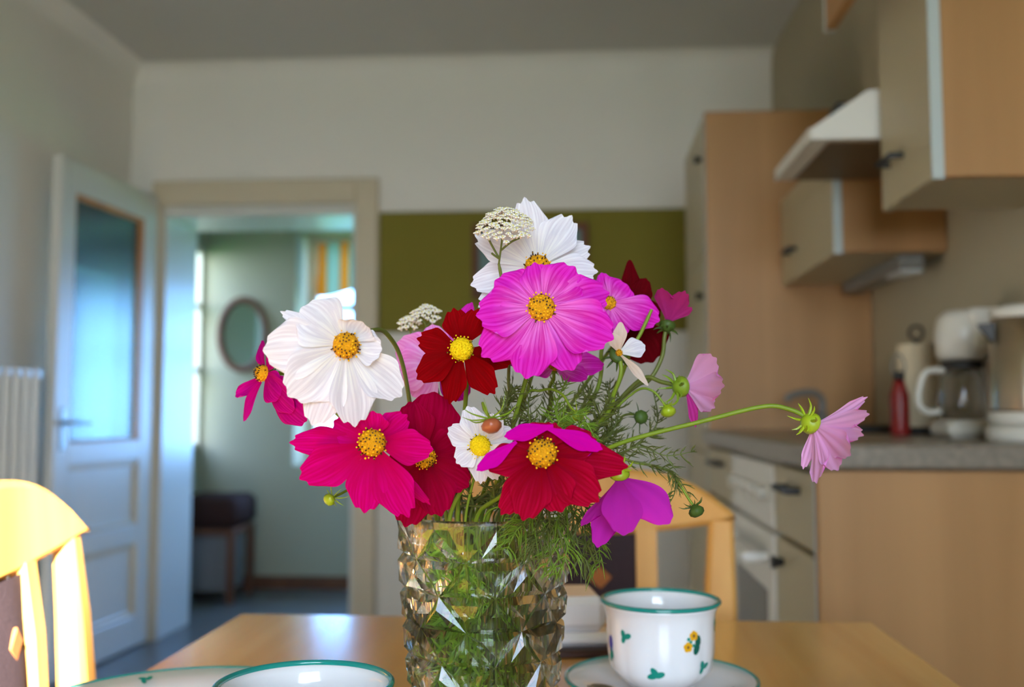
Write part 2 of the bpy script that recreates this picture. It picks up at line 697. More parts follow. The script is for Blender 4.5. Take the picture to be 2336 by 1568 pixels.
M['lawn'] = principled('lawn', (70, 120, 50), 0.95, 0.1, noise=(2, 0.3))
M['hedge'] = principled('hedge_leaf', (66, 130, 66), 0.9, 0.1, noise=(4, 0.5))
M['pane'] = pane_mat('window_pane')
M['frosted'] = frosted_mat('door_glass')
M['vase'] = glass_mat('vase_glass', (0.99, 0.985, 0.96), 0.0, 1.52, mix=0.05)
M['carafe'] = glass_mat('carafe_glass', (0.95, 0.95, 0.95), 0.0, 1.45, mix=0.35)
M['water'] = glass_mat('water', (0.98, 1.0, 0.97), 0.0, 1.33, mix=0.08)
M['curtain'] = stripe_fabric('curtain_stripes', [(204, 104, 20), (204, 112, 26), (96, 130, 100), (150, 150, 116), (96, 130, 100)], 7.0, transl=0.35)
M['lamp_white'] = principled('lamp_white', (196, 198, 196), 0.3, 0.5)
M['grey_mat'] = principled('grey_plastic', (120, 118, 112), 0.4, 0.4)

M['p_pink'] = petal_mat('petal_pink', (222, 52, 200), (238, 140, 220), (196, 0, 150), (214, 84, 200))
M['p_white'] = petal_mat('petal_white', (240, 240, 246), (240, 238, 226), (212, 208, 218), None, 0.35)
M['p_red'] = petal_mat('petal_red', (142, 0, 8), (104, 0, 2), (112, 0, 2), (170, 14, 50), 0.25)
M['p_crimson'] = petal_mat('petal_crimson', (204, 0, 124), (168, 0, 40), (180, 0, 76), (206, 10, 140), 0.3)
M['p_crimson2'] = petal_mat('petal_crimson_dark', (164, 0, 58), (124, 0, 18), (138, 0, 34), (190, 10, 116), 0.3)
M['p_scarlet'] = petal_mat('petal_scarlet', (172, 4, 52), (112, 0, 4), (138, 0, 18), (198, 0, 156), 0.28)
M['p_maroon'] = petal_mat('petal_maroon', (92, 0, 10), (70, 0, 6), (74, 0, 4), (110, 4, 26), 0.2)
M['p_light'] = petal_mat('petal_light_pink', (240, 164, 226), (244, 210, 238), (224, 116, 200), (240, 176, 228), 0.35)
M['p_purple'] = petal_mat('petal_purple', (204, 14, 176), (206, 100, 204), (164, 0, 128), (204, 44, 180), 0.3)
M['p_magenta'] = petal_mat('petal_magenta', (204, 10, 146), (186, 0, 100), (164, 0, 96), (214, 60, 186), 0.3)
M['p_rose'] = petal_mat('petal_rose', (206, 50, 150), (226, 160, 206), (176, 20, 120), (208, 60, 160), 0.3)
M['p_peach'] = petal_mat('petal_peach', (228, 208, 192), (214, 184, 150), (214, 190, 170), None, 0.3)


# ================================================================ the room
def wall_x(name, x0, x1, y0, y1, z0, z1, openings, mat, label):
    """wall lying in the YZ plane between x0 and x1; openings (y0,y1,z0,z1)"""
    mb = MB()
    y = y0
    for (a, b, c, d) in sorted(openings):
        if a > y:
            mb.box(x0, x1, y, a, z0, z1)
        if c > z0:
            mb.box(x0, x1, a, b, z0, c)
        if d < z1:
            mb.box(x0, x1, a, b, d, z1)
        y = b
    if y < y1:
        mb.box(x0, x1, y, y1, z0, z1)
    return struct(mb.build(name, mat), label)


def wall_y(name, x0, x1, y0, y1, z0, z1, openings, mat, label):
    mb = MB()
    x = x0
    for (a, b, c, d) in sorted(openings):
        if a > x:
            mb.box(x, a, y0, y1, z0, z1)
        if c > z0:
            mb.box(a, b, y0, y1, z0, c)
        if d < z1:
            mb.box(a, b, y0, y1, d, z1)
        x = b
    if x < x1:
        mb.box(x, x1, y0, y1, z0, z1)
    return struct(mb.build(name, mat), label)


DOOR = (-1.873, -0.985, 0.0, 1.935)
wall_y('wall_back', LEFT_X - 0.3, RIGHT_X + 0.3, BACK_Y, BACK_Y + 0.36, 0, CEIL_Z + .1, [DOOR], M['wall'], 'pale wall with the doorway to the hall')
wall_x('wall_left', LEFT_X - 0.3, LEFT_X, REAR_Y - 0.25, BACK_Y, 0, CEIL_Z + .1, [W_SIDE], M['wall'], 'pale wall behind the open glazed door')
wall_x('wall_right', RIGHT_X, RIGHT_X + 0.25, REAR_Y - 0.25, BACK_Y, 0, CEIL_Z + .1, [], M['wall_dimmed'], 'pale wall behind the kitchen cabinets')
wall_y('wall_rear', LEFT_X, RIGHT_X, REAR_Y - 0.25, REAR_Y, 0, CEIL_Z + .1, [W_REAR], M['wall'], 'pale wall with the wide dining window')
struct(MB().box(LEFT_X - .3, RIGHT_X + .3, REAR_Y - .3, 6.0, -0.12, 0).build('floor', M['floor']), 'dark grey floor')
struct(MB().box(LEFT_X - .6, RIGHT_X + .3, REAR_Y - .3, 6.0, CEIL_Z, CEIL_Z + .15).build('ceiling', M['ceiling']), 'plain plaster ceiling')


def cove(name, axis, a0, a1, wall, sgn, rad=0.08, label=None):
    """concave quarter round between a wall and the ceiling; room lies on the sgn side of the wall"""
    poly = [(wall, CEIL_Z)]
    for k in range(9):
        t = math.pi / 2 * k / 8
        poly.append((wall + sgn * (rad - rad * math.cos(t)) if False else wall + sgn * rad * (1 - math.cos(t)), CEIL_Z - rad * (1 - math.sin(t))))
    o = MB().prism(poly, a0, a1, axis).build(name, M['wall'])
    smooth_by_angle(o, 40)
    return struct(o, label)


cove('trim_1', 'x', LEFT_X, RIGHT_X, BACK_Y, -1, label='rounded plaster cove above the back wall')
cove('trim_2', 'y', REAR_Y, BACK_Y, LEFT_X, 1, label='rounded plaster cove above the side wall')

# hall
HL = -2.18
wall_y('wall_hall', HL - .3, 0.4, 5.6, 5.95, 0, CEIL_Z, [W_HALL], M['hall_wall'], 'sage grey hall wall with mirror and deep window niche')
wall_x('wall_hall_side', HL - .05, HL, BACK_Y + .36, 5.6, 0, CEIL_Z, [W_HSIDE], M['hall_wall'], 'hall side wall with a tall window')
wall_x('wall_hall_end', 0.2, 0.4, BACK_Y + .36, 5.6, 0, CEIL_Z, [], M['hall_wall'], 'end wall of the hall')
struct(MB().bbox(HL, 0.2, 5.585, 5.6, 0, 0.075, .003).build('baseboard_hall', M['brown_wood']), 'brown wooden baseboard of the hall')


def window(name, label, axis, plane, a0, a1, z0, z1, mull=(), trans=(), fw=0.055, fd=0.05, inward=-1):
    """window frame with panes; axis 'y': lies in XZ at y=plane, axis 'x': lies in YZ at x=plane"""
    root = bpy.data.objects.new(name, None)
    COL.objects.link(root)
    struct(root, label)

    def bar(b0, b1, c0, c1, nm='window_frame'):
        m_ = MB()
        if axis == 'y':
            m_.bbox(b0, b1, plane - fd / 2, plane + fd / 2, c0, c1, .004)
        else:
            m_.bbox(plane - fd / 2, plane + fd / 2, b0, b1, c0, c1, .004)
        return m_.build(nm, M['white_lacquer'], root)
    bar(a0, a0 + fw, z0, z1)
    bar(a1 - fw, a1, z0, z1)
    bar(a0 + fw, a1 - fw, z0, z0 + fw)
    bar(a0 + fw, a1 - fw, z1 - fw, z1)
    for x in mull:
        bar(x - fw / 2, x + fw / 2, z0 + fw, z1 - fw, 'mullion')
    for z in trans:
        bar(a0 + fw, a1 - fw, z - fw / 2.4, z + fw / 2.4, 'transom')
    p = MB()
    g = .003
    if axis == 'y':
        p.box(a0 + fw, a1 - fw, plane - g, plane, z0 + fw, z1 - fw)
    else:
        p.box(plane - g, plane, a0 + fw, a1 - fw, z0 + fw, z1 - fw)
    p.build('pane', M['pane'], root)
    return root


window('window_1', 'wide dining window with one mullion', 'y', REAR_Y - .15, W_REAR[0], W_REAR[1], W_REAR[2], W_REAR[3], mull=((W_REAR[0] + W_REAR[1]) / 2,))
window('window_2', 'window in the deep niche at the end of the hall', 'y', 5.9, W_HALL[0], W_HALL[1], W_HALL[2], W_HALL[3], mull=(-1.02, -.42), trans=(1.36, 1.64))
window('window_3', 'small window behind the open door', 'x', LEFT_X - .2, W_SIDE[0], W_SIDE[1], W_SIDE[2], W_SIDE[3])
window('window_4', 'tall side window of the hall', 'x', HL - .025, W_HSIDE[0], W_HSIDE[1], W_HSIDE[2], W_HSIDE[3], trans=(1.25, 1.62), fw=.028, fd=.035)
struct(MB().bbox(W_REAR[0] - .05, W_REAR[1] + .05, REAR_Y - .16, REAR_Y + .16, W_REAR[2] - .035, W_REAR[2], .005).build('trim_3', M['white_lacquer']), 'white sill of the dining window')

# door casing
for i, (x0, x1, z0, z1, lab) in enumerate([
        (DOOR[1], DOOR[1] + .10, 0, 2.045, 'cream casing on the wall side of the doorway'),
        (DOOR[0] - .045, DOOR[0], 0, 2.045, 'cream casing on the hinge side of the doorway'),
        (DOOR[0], DOOR[1], DOOR[3], 2.045, 'cream casing over the doorway')]):
    struct(MB().bbox(x0, x1, BACK_Y - .028, BACK_Y + .004, z0, z1, .006).build('trim_%d' % (4 + i), M['white_lacquer']), lab)
# lining of the doorway
for i, (x0, x1, z0, z1, lab) in enumerate([
        (DOOR[0], DOOR[0] + .018, 0, DOOR[3], 'white lining on the hinge side of the doorway'),
        (DOOR[1] - .018, DOOR[1], 0, DOOR[3], 'white lining on the wall side of the doorway'),
        (DOOR[0] + .018, DOOR[1] - .018, DOOR[3] - .05, DOOR[3], 'white lining under the head of the doorway')]):
    struct(MB().bbox(x0, x1, BACK_Y - .003, BACK_Y + .36, z0, z1, .004).build('trim_%d' % (7 + i), M['door_white']), lab)


# ---------------------------------------------------------------- glazed door, open against the side wall
def make_door():
    root = bpy.data.objects.new('door_1', None)
    COL.objects.link(root)
    struct(root, 'white panelled door with an obscure glass light, standing open')
    root.location = (-1.885, 4.27, 0)
    root.rotation_euler = (0, 0, R(-94.0))       # local +x runs along the leaf to the free edge
    Wd, T, H = 0.735, 0.042, 1.975
    s0, s1 = 0.11, 0.635                          # stile limits
    for a, b in ((0, s0), (s1, Wd)):
        MB().bbox(a, b, -T, 0, .008, H, .003).build('stile', M['door_white'], root)
    for a, b in ((.008, .14), (.445, .525), (.80, .885), (1.85, H)):
        MB().bbox(s0, s1, -T, 0, a, b, .003).build('rail', M['door_white'], root)
    for a, b in ((.14, .445), (.525, .80)):
        pn = MB().box(s0, s1, -T * .7, -T * .45, a, b).build('panel', M['door_white'], root)
        e = .022
        # raised moulding: four mitred bars
        for (x0, x1, z0, z1) in ((s0, s1, a, a + e), (s0, s1, b - e, b), (s0, s0 + e, a + e, b - e), (s1 - e, s1, a + e, b - e)):
            MB().bbox(x0, x1, -T * .5, -.010, z0, z1, .006).build('moulding', M['white_lacquer'], pn)
    gl = MB().box(s0, s1, -T * .55, -T * .45, .885, 1.85).build('glass_light', M['frosted'], root)
    e = .022
    for (x0, x1, z0, z1) in ((s0, s1, .885, .885 + e * .5), (s0, s1, 1.85 - e, 1.85), (s0, s0 + .034, .895, 1.828), (s1 - e * .5, s1, .895, 1.828)):
        MB().bbox(x0, x1, -T * .45, -.004, z0, z1, .003).build('glazing_bead', M['bead'], gl)
    # handle
    hp = MB().bbox(.665, .700, 0, .006, .86, 1.02, .002).build('handle_plate', M['chrome'], root)
    MB().tube(spline([(.682, .004, .965), (.682, .045, .965), (.655, .052, .963), (.575, .05, .960)], 6), .008, 10).build('lever', M['chrome'], hp, smooth=True)
    return root


make_door()

# ---------------------------------------------------------------- olive board and small picture
ob = thing('pinboard', 'wide olive green board on the pale back wall', 'board', (-0.2, BACK_Y, 1.355))
MB().bbox(-.68, .72, -.022, -.001, 0, .535, .003).build('board_face', M['olive'], ob)
pf = thing('picture_frame', 'small brown framed picture hung on the olive board', 'picture', (-.21, BACK_Y - .023, 1.50))
for (x0, x1, z0, z1) in ((-.255, -.225, 0, .33), (.225, .255, 0, .33), (-.225, .225, 0, .03), (-.225, .225, .30, .33)):
    MB().bbox(x0, x1, -.022, 0, z0, z1, .004).build('frame', M['brown_wood'], pf)
MB().box(-.225, .225, -.012, -.002, .03, .30).build('print', M['picture'], pf)

# ---------------------------------------------------------------- hall: mirror, stool, curtain
mr = thing('oval_mirror', 'oval wall mirror in a dark brown wooden frame', 'mirror', (-1.945, 5.6, 1.455))
vs_, n_ = [], 48
prof = [(1.0, 0.0), (1.02, -.018), (.94, -.03), (.82, -.024), (.77, -.006)]
mb = MB()
V_, F_ = [], []
for (s, d) in prof:
    for k in range(n_):
        w = 2 * math.pi * k / n_
        V_.append(((.150 - (1 - s) * .16) * math.cos(w), d, (.218 - (1 - s) * .16) * math.sin(w)))
for i in range(len(prof) - 1):
    for k in range(n_):
        F_.append((i * n_ + k, i * n_ + (k + 1) % n_, (i + 1) * n_ + (k + 1) % n_, (i + 1) * n_ + k))
mb.add(V_, F_).build('mirror_frame', M['brown_wood'], mr, smooth=True)
mb = MB()
mb.add([(.118 * math.cos(2 * math.pi * k / n_), -.006, .186 * math.sin(2 * math.pi * k / n_)) for k in range(n_)], [tuple(range(n_))])
mb.build('mirror_glass', M['mirror'], mr)

st = thing('hall_stool', 'dark brown padded stool against the sage hall wall', 'stool', (-1.96, 5.28, 0))
o = MB().bbox(-.17, .16, -.17, .20, .39, .56, .035).build('seat_pad', M['dark_leather'], st, smooth=True)
MB().bbox(-.16, .15, -.16, .19, .36, .39, .004).build('seat_frame', M['brown_wood'], st)
for sx in (-.14, .13):
    for sy in (-.14, .17):
        MB().bbox(sx - .018, sx + .018, sy - .018, sy + .018, 0, .36, .004).build('leg', M['brown_wood'], st)
MB().bbox(-.115, .105, -.12, .14, .06, .352, .004).build('storage_box', M['grey_panel'], st)

cu = MB()
nseg = 60
V_, F_ = [], []
x0c, x1c = W_HALL[0] + .075, W_HALL[1] - .02
for i in range(nseg + 1):
    t = i / nseg
    x = x0c + (x1c - x0c) * t
    y = 5.80 + .018 * math.sin(t * 38)
    drop = .30 + .035 * math.cos(t * 12.0)
    V_ += [(x, y, 2.03), (x, y + .004, 2.03 - drop * .5), (x - .012, y + .008 * math.sin(t * 21), 2.03 - drop)]
for i in range(nseg):
    for k in range(2):
        F_.append((i * 3 + k, (i + 1) * 3 + k, (i + 1) * 3 + k + 1, i * 3 + k + 1))
cv = thing('window_valance', 'short orange and green striped curtain in the hall window niche', 'curtain', (0, 0, 0))
cu.add(V_, F_).build('cloth', M['curtain'], cv, smooth=True, fix=False)
MB().tube([(x0c - .03, 5.80, 2.035), (x1c, 5.80, 2.035)], .008, 8).build('curtain_rod', M['white_lacquer'], cv)

# ---------------------------------------------------------------- radiator
ra = thing('radiator', 'white ribbed column radiator on the side wall', 'radiator', (LEFT_X + .03, 2.60, .12))
for k in range(14):
    yy = .06 * k
    m_ = MB()
    for dx in (.02, .075):
        m_.tube([(dx, yy, 0), (dx, yy, 1.03)], .016, 8)
    m_.bbox(.004, .091, yy - .02, yy + .02, -.01, .03, .008)
    m_.bbox(.004, .091, yy - .02, yy + .02, 1.0, 1.04, .008)
    m_.build('column', M['appliance'], ra)
for k in (1, 11):
    MB().bbox(-.026, .02, .06 * k + .012, .06 * k + .048, .85, .89, .003).build('bracket', M['appliance'], ra)
MB().tube([(.047, .78, .02), (.047, .82, .02), (.047, .83, -.12)], .009, 8).build('pipe', M['appliance'], ra)

# ---------------------------------------------------------------- garden seen through the windows
struct(MB().box(-14, 8, -12, 16, -.5, -.14).build('ground_outdoor', M['lawn']), 'lawn outside the windows')
rh = random.Random(5)


def hedge(name, label, x0, x1, y0, y1, h):
    mb = MB()
    n = 90
    for k in range(n):
        c = (rh.uniform(x0, x1), rh.uniform(y0, y1), rh.uniform(-.1, h))
        mb.ball(c, rh.uniform(.18, .36), 7, 5)
    o = mb.build(name, M['hedge'])
    tag(o, label, 'hedge')
    return o


hedge('garden_hedge', 'leafy green hedge seen through the hall side window', -4.6, -4.0, 6.3, 11.0, 1.05)
hedge('garden_shrub', 'leafy green shrub behind the obscure door glass', -3.6, -3.1, 4.2, 5.6, .92)

# ================================================================ kitchen on the right wall
WT = 0.952                  # worktop height
BX = 0.374                  # base front plane
EP = 1.59                   # near end of the base run


def base_unit(y0, y1, label, oven=False):
    t = thing('base_cabinet', label, 'cabinet', (BX, y0, 0))
    w = y1 - y0
    MB().box(.02, RIGHT_X - BX - .002, .001, w - .001, .1, WT - .042).build('body', M['beige_front'], t)
    MB().box(.06, RIGHT_X - BX - .05, .001, w - .001, 0, .1).build('plinth', M['grey_panel'], t)
    g = .0025
    d1 = MB().bbox(0, .019, g, w - g, WT - .175, WT - .05, .002).build('drawer', M['beige_front'], t)
    MB().tube([(0, w * .34, WT - .085), (-.024, w * .34, WT - .085), (-.024, w * .66, WT - .085), (0, w * .66, WT - .085)], .006, 8).build('handle', M['dark_metal'], d1)
    d2 = MB().bbox(0, .019, g, w - g, .115, WT - .185, .002).build('cabinet_door', M['beige_front'], t)
    MB().tube([(0, w * .80, WT - .225), (-.022, w * .80, WT - .225)], [.006, .013], 10).build('knob', M['dark_metal'], d2)
    MB().box(-.0012, 0, g, g + .006, .115, WT - .05).build('edge_strip', M['edge_grey'], t)
    return t


bu = base_unit(EP + .02, 1.93, 'beige base cabinet at the near end of the granite worktop')
# wooden end panel belongs to the near cabinet
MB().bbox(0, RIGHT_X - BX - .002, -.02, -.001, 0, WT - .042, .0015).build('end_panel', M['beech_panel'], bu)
base_unit(2.45, 2.895, 'beige base cabinet next to the tall beech cupboard')

ov = thing('oven', 'white built-in oven between two beige base cabinets', 'oven', (BX, 1.935, 0))
MB().box(.012, RIGHT_X - BX - .01, 0, .51, .1, WT - .042).build('body', M['appliance'], ov)
MB().box(.06, RIGHT_X - BX - .05, 0, .51, 0, .1).build('plinth', M['grey_panel'], ov)
cp = MB().bbox(-.004, .011, .004, .506, WT - .175, WT - .05, .003).build('control_panel', M['appliance'], ov)
for k in range(5):
    MB().tube([(-.004, .07 + .09 * k, WT - .11), (-.024, .07 + .09 * k, WT - .11)], [.016, .014], 12).build('knob', M['white_plastic'], cp)
od = MB().bbox(-.004, .011, .004, .506, .30, WT - .185, .003).build('oven_door', M['appliance'], ov)
MB().bbox(-.006, -.0042, .07, .44, .36, WT - .30, .001).build('oven_window', M['oven_glass'], od)
MB().tube([(-.004, .06, WT - .235), (-.045, .06, WT - .235), (-.045, .45, WT - .235), (-.004, .45, WT - .235)], .010, 10).build('oven_handle', M['appliance'], od)
MB().bbox(-.004, .011, .004, .506, .115, .292, .003).build('drawer', M['appliance'], ov)

wt = thing('worktop', 'speckled grey granite worktop along the kitchen wall', 'worktop', (0, 0, 0))
MB().bbox(BX - .02, RIGHT_X - .001, EP - .02, 2.898, WT - .04, WT, .006).build('slab', M['granite'], wt)

tc_ = thing('tall_cupboard', 'tall beech sided kitchen cupboard at the end of the worktop', 'cabinet', (BX, 2.90, 0))
MB().box(.02, RIGHT_X - BX - .002, .02, .53, .08, 1.885).build('body', M['beige_front'], tc_)
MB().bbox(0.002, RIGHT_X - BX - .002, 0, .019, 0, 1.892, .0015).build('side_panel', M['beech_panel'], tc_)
for a, b in ((.10, .88), (.885, 1.47), (1.475, 1.885)):
    d_ = MB().bbox(0, .019, .021, .529, a, b, .002).build('cupboard_door', M['beige_front'], tc_)
    MB().tube([(0, .07, b - .12), (-.022, .07, b - .12)], [.006, .013], 10).build('knob', M['dark_metal'], d_)
MB().box(-.0015, .0005, .0015, .012, 0, 1.89).build('edge_strip', M['edge_grey'], tc_)


def wall_cab(y0, y1, x0, z0, z1, label, two=False):
    t = thing('wall_cabinet', label, 'cabinet', (x0, y0, z0))
    w, h = y1 - y0, z1 - z0
    dd = RIGHT_X - x0 - .002
    MB().box(.02, dd, .018, w - .001, 0, h).build('body', M['beige_front'], t)
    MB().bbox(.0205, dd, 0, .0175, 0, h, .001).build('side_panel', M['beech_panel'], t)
    d = MB().bbox(0, .0195, .002, w - .002, -.004, h, .002).build('cabinet_door', M['beige_front'], t)
    MB().box(-.0006, .0195, -.0015, .0018, -.004, h).build('edge_strip', M['edge_grey'], t)
    yk = w * .80
    MB().tube([(0, yk, .075), (-.022, yk, .075), (-.022, yk - .075, .075), (0, yk - .075, .075)], .006, 8).build('handle', M['dark_metal'], d)
    return t


wall_cab(1.67, 1.945, .592, 1.395, 2.20, 'near beige wall cabinet with beech side panel beside the hood')
fc = wall_cab(2.31, 2.895, .592, 1.372, 1.62, 'low beige wall cabinet between hood and tall beech cupboard')
# hood
hd = thing('range_hood', 'white slanted range hood with brown filter underside', 'hood', (0, 1.955, 0))
z0 = 1.541
poly = [(.462, z0), (.462, z0 + .022), (.575, z0 + .098), (RIGHT_X - .002, z0 + .098), (RIGHT_X - .002, z0)]
MB().prism(poly, 0, .345, 'y').build('hood_body', M['appliance'], hd)
MB().box(.50, RIGHT_X - .02, .012, .333, z0 - .004, z0).build('filter', M['grille'], hd)
MB().bbox(.458, .4615, 0, .345, z0 - .003, z0 + .024, .001).build('front_edge', M['white_plastic'], hd)
MB().bbox(.52, .545, .03, .10, z0 + .062, z0 + .085, .004).build('switch', M['dark_metal'], hd)
# lamp under the low cabinet
ul = thing('under_cabinet_lamp', 'slim grey lamp fixed under the low wall cabinet', 'lamp', (.775, 2.33, 1.3715))
MB().bbox(-.03, .03, 0, .50, -.035, 0, .006).build('housing', M['grey_mat'], ul)
MB().bbox(-.026, .026, .004, .12, -.046, -.036, .004).build('diffuser', M['lamp_white'], ul)
# beech board under the ceiling
pb = thing('pelmet_board', 'beech pelmet board hanging under the ceiling above the hood', 'board', (.50, 0.9, 1.77))
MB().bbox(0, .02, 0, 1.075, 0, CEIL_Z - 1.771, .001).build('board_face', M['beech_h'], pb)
MB().box(-.0005, .0205, 1.0755, 1.09, 0, CEIL_Z - 1.771).build('edge_strip', M['edge_grey'], pb)

# ---- things on the worktop
# paper towel
pt = thing('paper_towel_roll', 'paper towel roll on an upright metal holder', 'paper towel', (.752, 2.25, WT))
MB().lathe([(.046, 0), (.046, .012), (.043, .016)], 28).build('base', M['dark_metal'], pt, smooth=True)
MB().lathe([(.018, .018), (.042, .018), (.042, .20), (.018, .20)], 32, close=True).build('roll', M['paper'], pt)
MB().tube([(0, 0, .016), (0, 0, .21)], .006, 8).build('rod', M['dark_metal'], pt)
MB().tube([(.016 * math.cos(t * math.pi / 6), 0, .226 + .016 * math.sin(t * math.pi / 6)) for t in range(13)], .0035, 6).build('ring', M['dark_metal'], pt)
# red bottle
rb = thing('red_bottle', 'small dark red bottle with a wire loop cap', 'bottle', (.686, 2.17, WT))
MB().lathe([(.018, 0), (.020, .006), (.020, .085), (.014, .105), (.011, .118)], 20).build('bottle_body', M['red_plastic'], rb, smooth=True)
MB().lathe([(.0115, .118), (.0115, .135), (.008, .138)], 16).build('cap', M['dark_metal'], rb, smooth=True)
MB().tube(spline([(-.011, 0, .13), (-.013, 0, .155), (0, 0, .175), (.013, 0, .155), (.011, 0, .13)], 5), .0022, 6).build('wire_loop', M['grey_mat'], rb)
# tray
tr = thing('dark_tray', 'low dark tray under the paper towel and bottle', 'tray', (.70, 2.52, WT))
MB().bbox(-.11, .13, -.08, .12, 0, .018, .004).build('tray_body', M['dark_metal'], tr)
# tap
tp = thing('kitchen_tap', 'grey metal tap at the back of the worktop', 'tap', (.66, 2.74, WT))
MB().lathe([(.024, 0), (.024, .01), (.014, .016), (.014, .05)], 20).build('tap_base', M['grey_mat'], tp, smooth=True)
MB().tube(spline([(0, 0, .05), (0, 0, .085), (-.03, -.015, .105), (-.09, -.03, .095), (-.10, -.032, .08)], 6), .009, 10).build('spout', M['grey_mat'], tp, smooth=True)
# coffee maker
cm = thing('coffee_maker', 'white filter coffee maker with glass carafe', 'coffee maker', (.762, 2.0, WT))
MB().bbox(-.055, .075, -.06, .06, 0, .034, .010).build('base', M['white_plastic'], cm, smooth=False)
MB().bbox(.035, .075, -.055, .055, .034, .16, .008).build('column', M['white_plastic'], cm)
prof_ = [(.038, .152), (.050, .160), (.052, .205), (.046, .235), (.030, .250)]
MB().lathe(prof_, 32, c=(-.005, 0, 0)).build('filter_holder', M['white_plastic'], cm, smooth=True)
MB().bbox(-.01, .075, -.055, .055, .165, .252, .010).build('water_tank', M['white_plastic'], cm)
cf = MB().lathe([(.036, .036), (.046, .045), (.048, .075), (.042, .115), (.034, .136), (.0325, .136), (.0405, .114), (.0465, .075), (.0445, .046), (.035, .0385)], 32, c=(-.008, 0, 0)).build('carafe', M['carafe'], cm, smooth=True)
MB().lathe([(.036, .134), (.038, .138), (.038, .150), (.010, .152)], 28, c=(-.008, 0, 0)).build('lid', M['dark_metal'], cf, smooth=True)
MB().tube(spline([(-.04, 0, .132), (-.075, 0, .130), (-.090, 0, .10), (-.092, 0, .065), (-.075, 0, .05), (-.05, 0, .052)], 6), .0065, 10).build('carafe_handle', M['white_plastic'], cf, smooth=True)
# kettle
ke = thing('electric_kettle', 'stainless steel kettle with white base and lid', 'kettle', (.772, 1.76, WT))
MB().lathe([(.066, 0), (.068, .006), (.068, .022), (.060, .026)], 36).build('power_base', M['white_plastic'], ke, smooth=True)
MB().lathe([(.060, .027), (.064, .032), (.064, .048), (.062, .05)], 36).build('collar', M['white_plastic'], ke, smooth=True)
kb = MB().lathe([(.062, .05), (.062, .055), (.055, .21), (.052, .212)], 48).build('kettle_body', M['steel'], ke, smooth=True)
MB().lathe([(.054, .212), (.056, .216), (.056, .228), (.03, .236), (.0, .238)], 36).build('lid', M['white_plastic'], ke, smooth=True)
MB().tube(spline([(.03, -.045, .222), (.045, -.075, .215), (.05, -.09, .16), (.048, -.088, .09), (.03, -.06, .062)], 6), .011, 10).build('handle', M['white_plastic'], ke, smooth=True)
MB().add([(-.046, -.014, .205), (-.046, .014, .205), (-.082, 0, .202), (-.052, -.010, .165), (-.052, .010, .165)], [(0, 2, 1), (0, 3, 2), (1, 2, 4), (3, 4, 2), (0, 1, 4, 3)]).build('spout', M['dark_metal'], kb)

# ================================================================ table
TZ = 0.75
tb = thing('dining_table', 'beech dining table set for coffee', 'table', (-.037, .585, 0))
MB().bbox(-.388, .388, -.645, .645, TZ - .028, TZ, .004).build('table_top', M['table'], tb)
for sx in (-.361, .361):
    for sy in (-.617, .617):
        MB().bbox(sx - .026, sx + .026, sy - .026, sy + .026, 0, TZ - .028, .004).build('leg', M['chair'], tb)
for (x0, x1, y0, y1) in ((-.335, .335, -.627, -.607), (-.335, .335, .607, .627), (-.371, -.351, -.591, .591), (.351, .371, -.591, .591)):
    MB().bbox(x0, x1, y0, y1, TZ - .10, TZ - .028, .002).build('apron', M['chair'], tb)


# ================================================================ chairs
def rail_mesh(half=.235, n=28):
    V_, F_ = [], []
    for i in range(n + 1):
        s = -1 + 2 * i / n
        zt = .920 - .066 * abs(s) ** 4.0
        zb = .822 + .026 * abs(s) ** 2
        if abs(s) > .97:
            zt = (zt + zb) / 2 + .006
        y = .034 * (1 - s * s)
        th = .011
        x = s * half
        r = .007
        ring = [(-th, zb + r), (-th + r, zb), (th - r, zb), (th, zb + r), (th, zt - r), (th - r, zt), (-th + r, zt), (-th, zt - r)]
        lean = .10
        for (dy, z) in ring:
            V_.append((x, y + dy + (z - .82) * lean, z))
    for i in range(n):
        for k in range(8):
            F_.append((i * 8 + k, i * 8 + (k + 1) % 8, (i + 1) * 8 + (k + 1) % 8, (i + 1) * 8 + k))
    F_.append(tuple(range(8))[::-1])
    F_.append(tuple(n * 8 + k for k in range(8)))
    return MB().add(V_, F_)


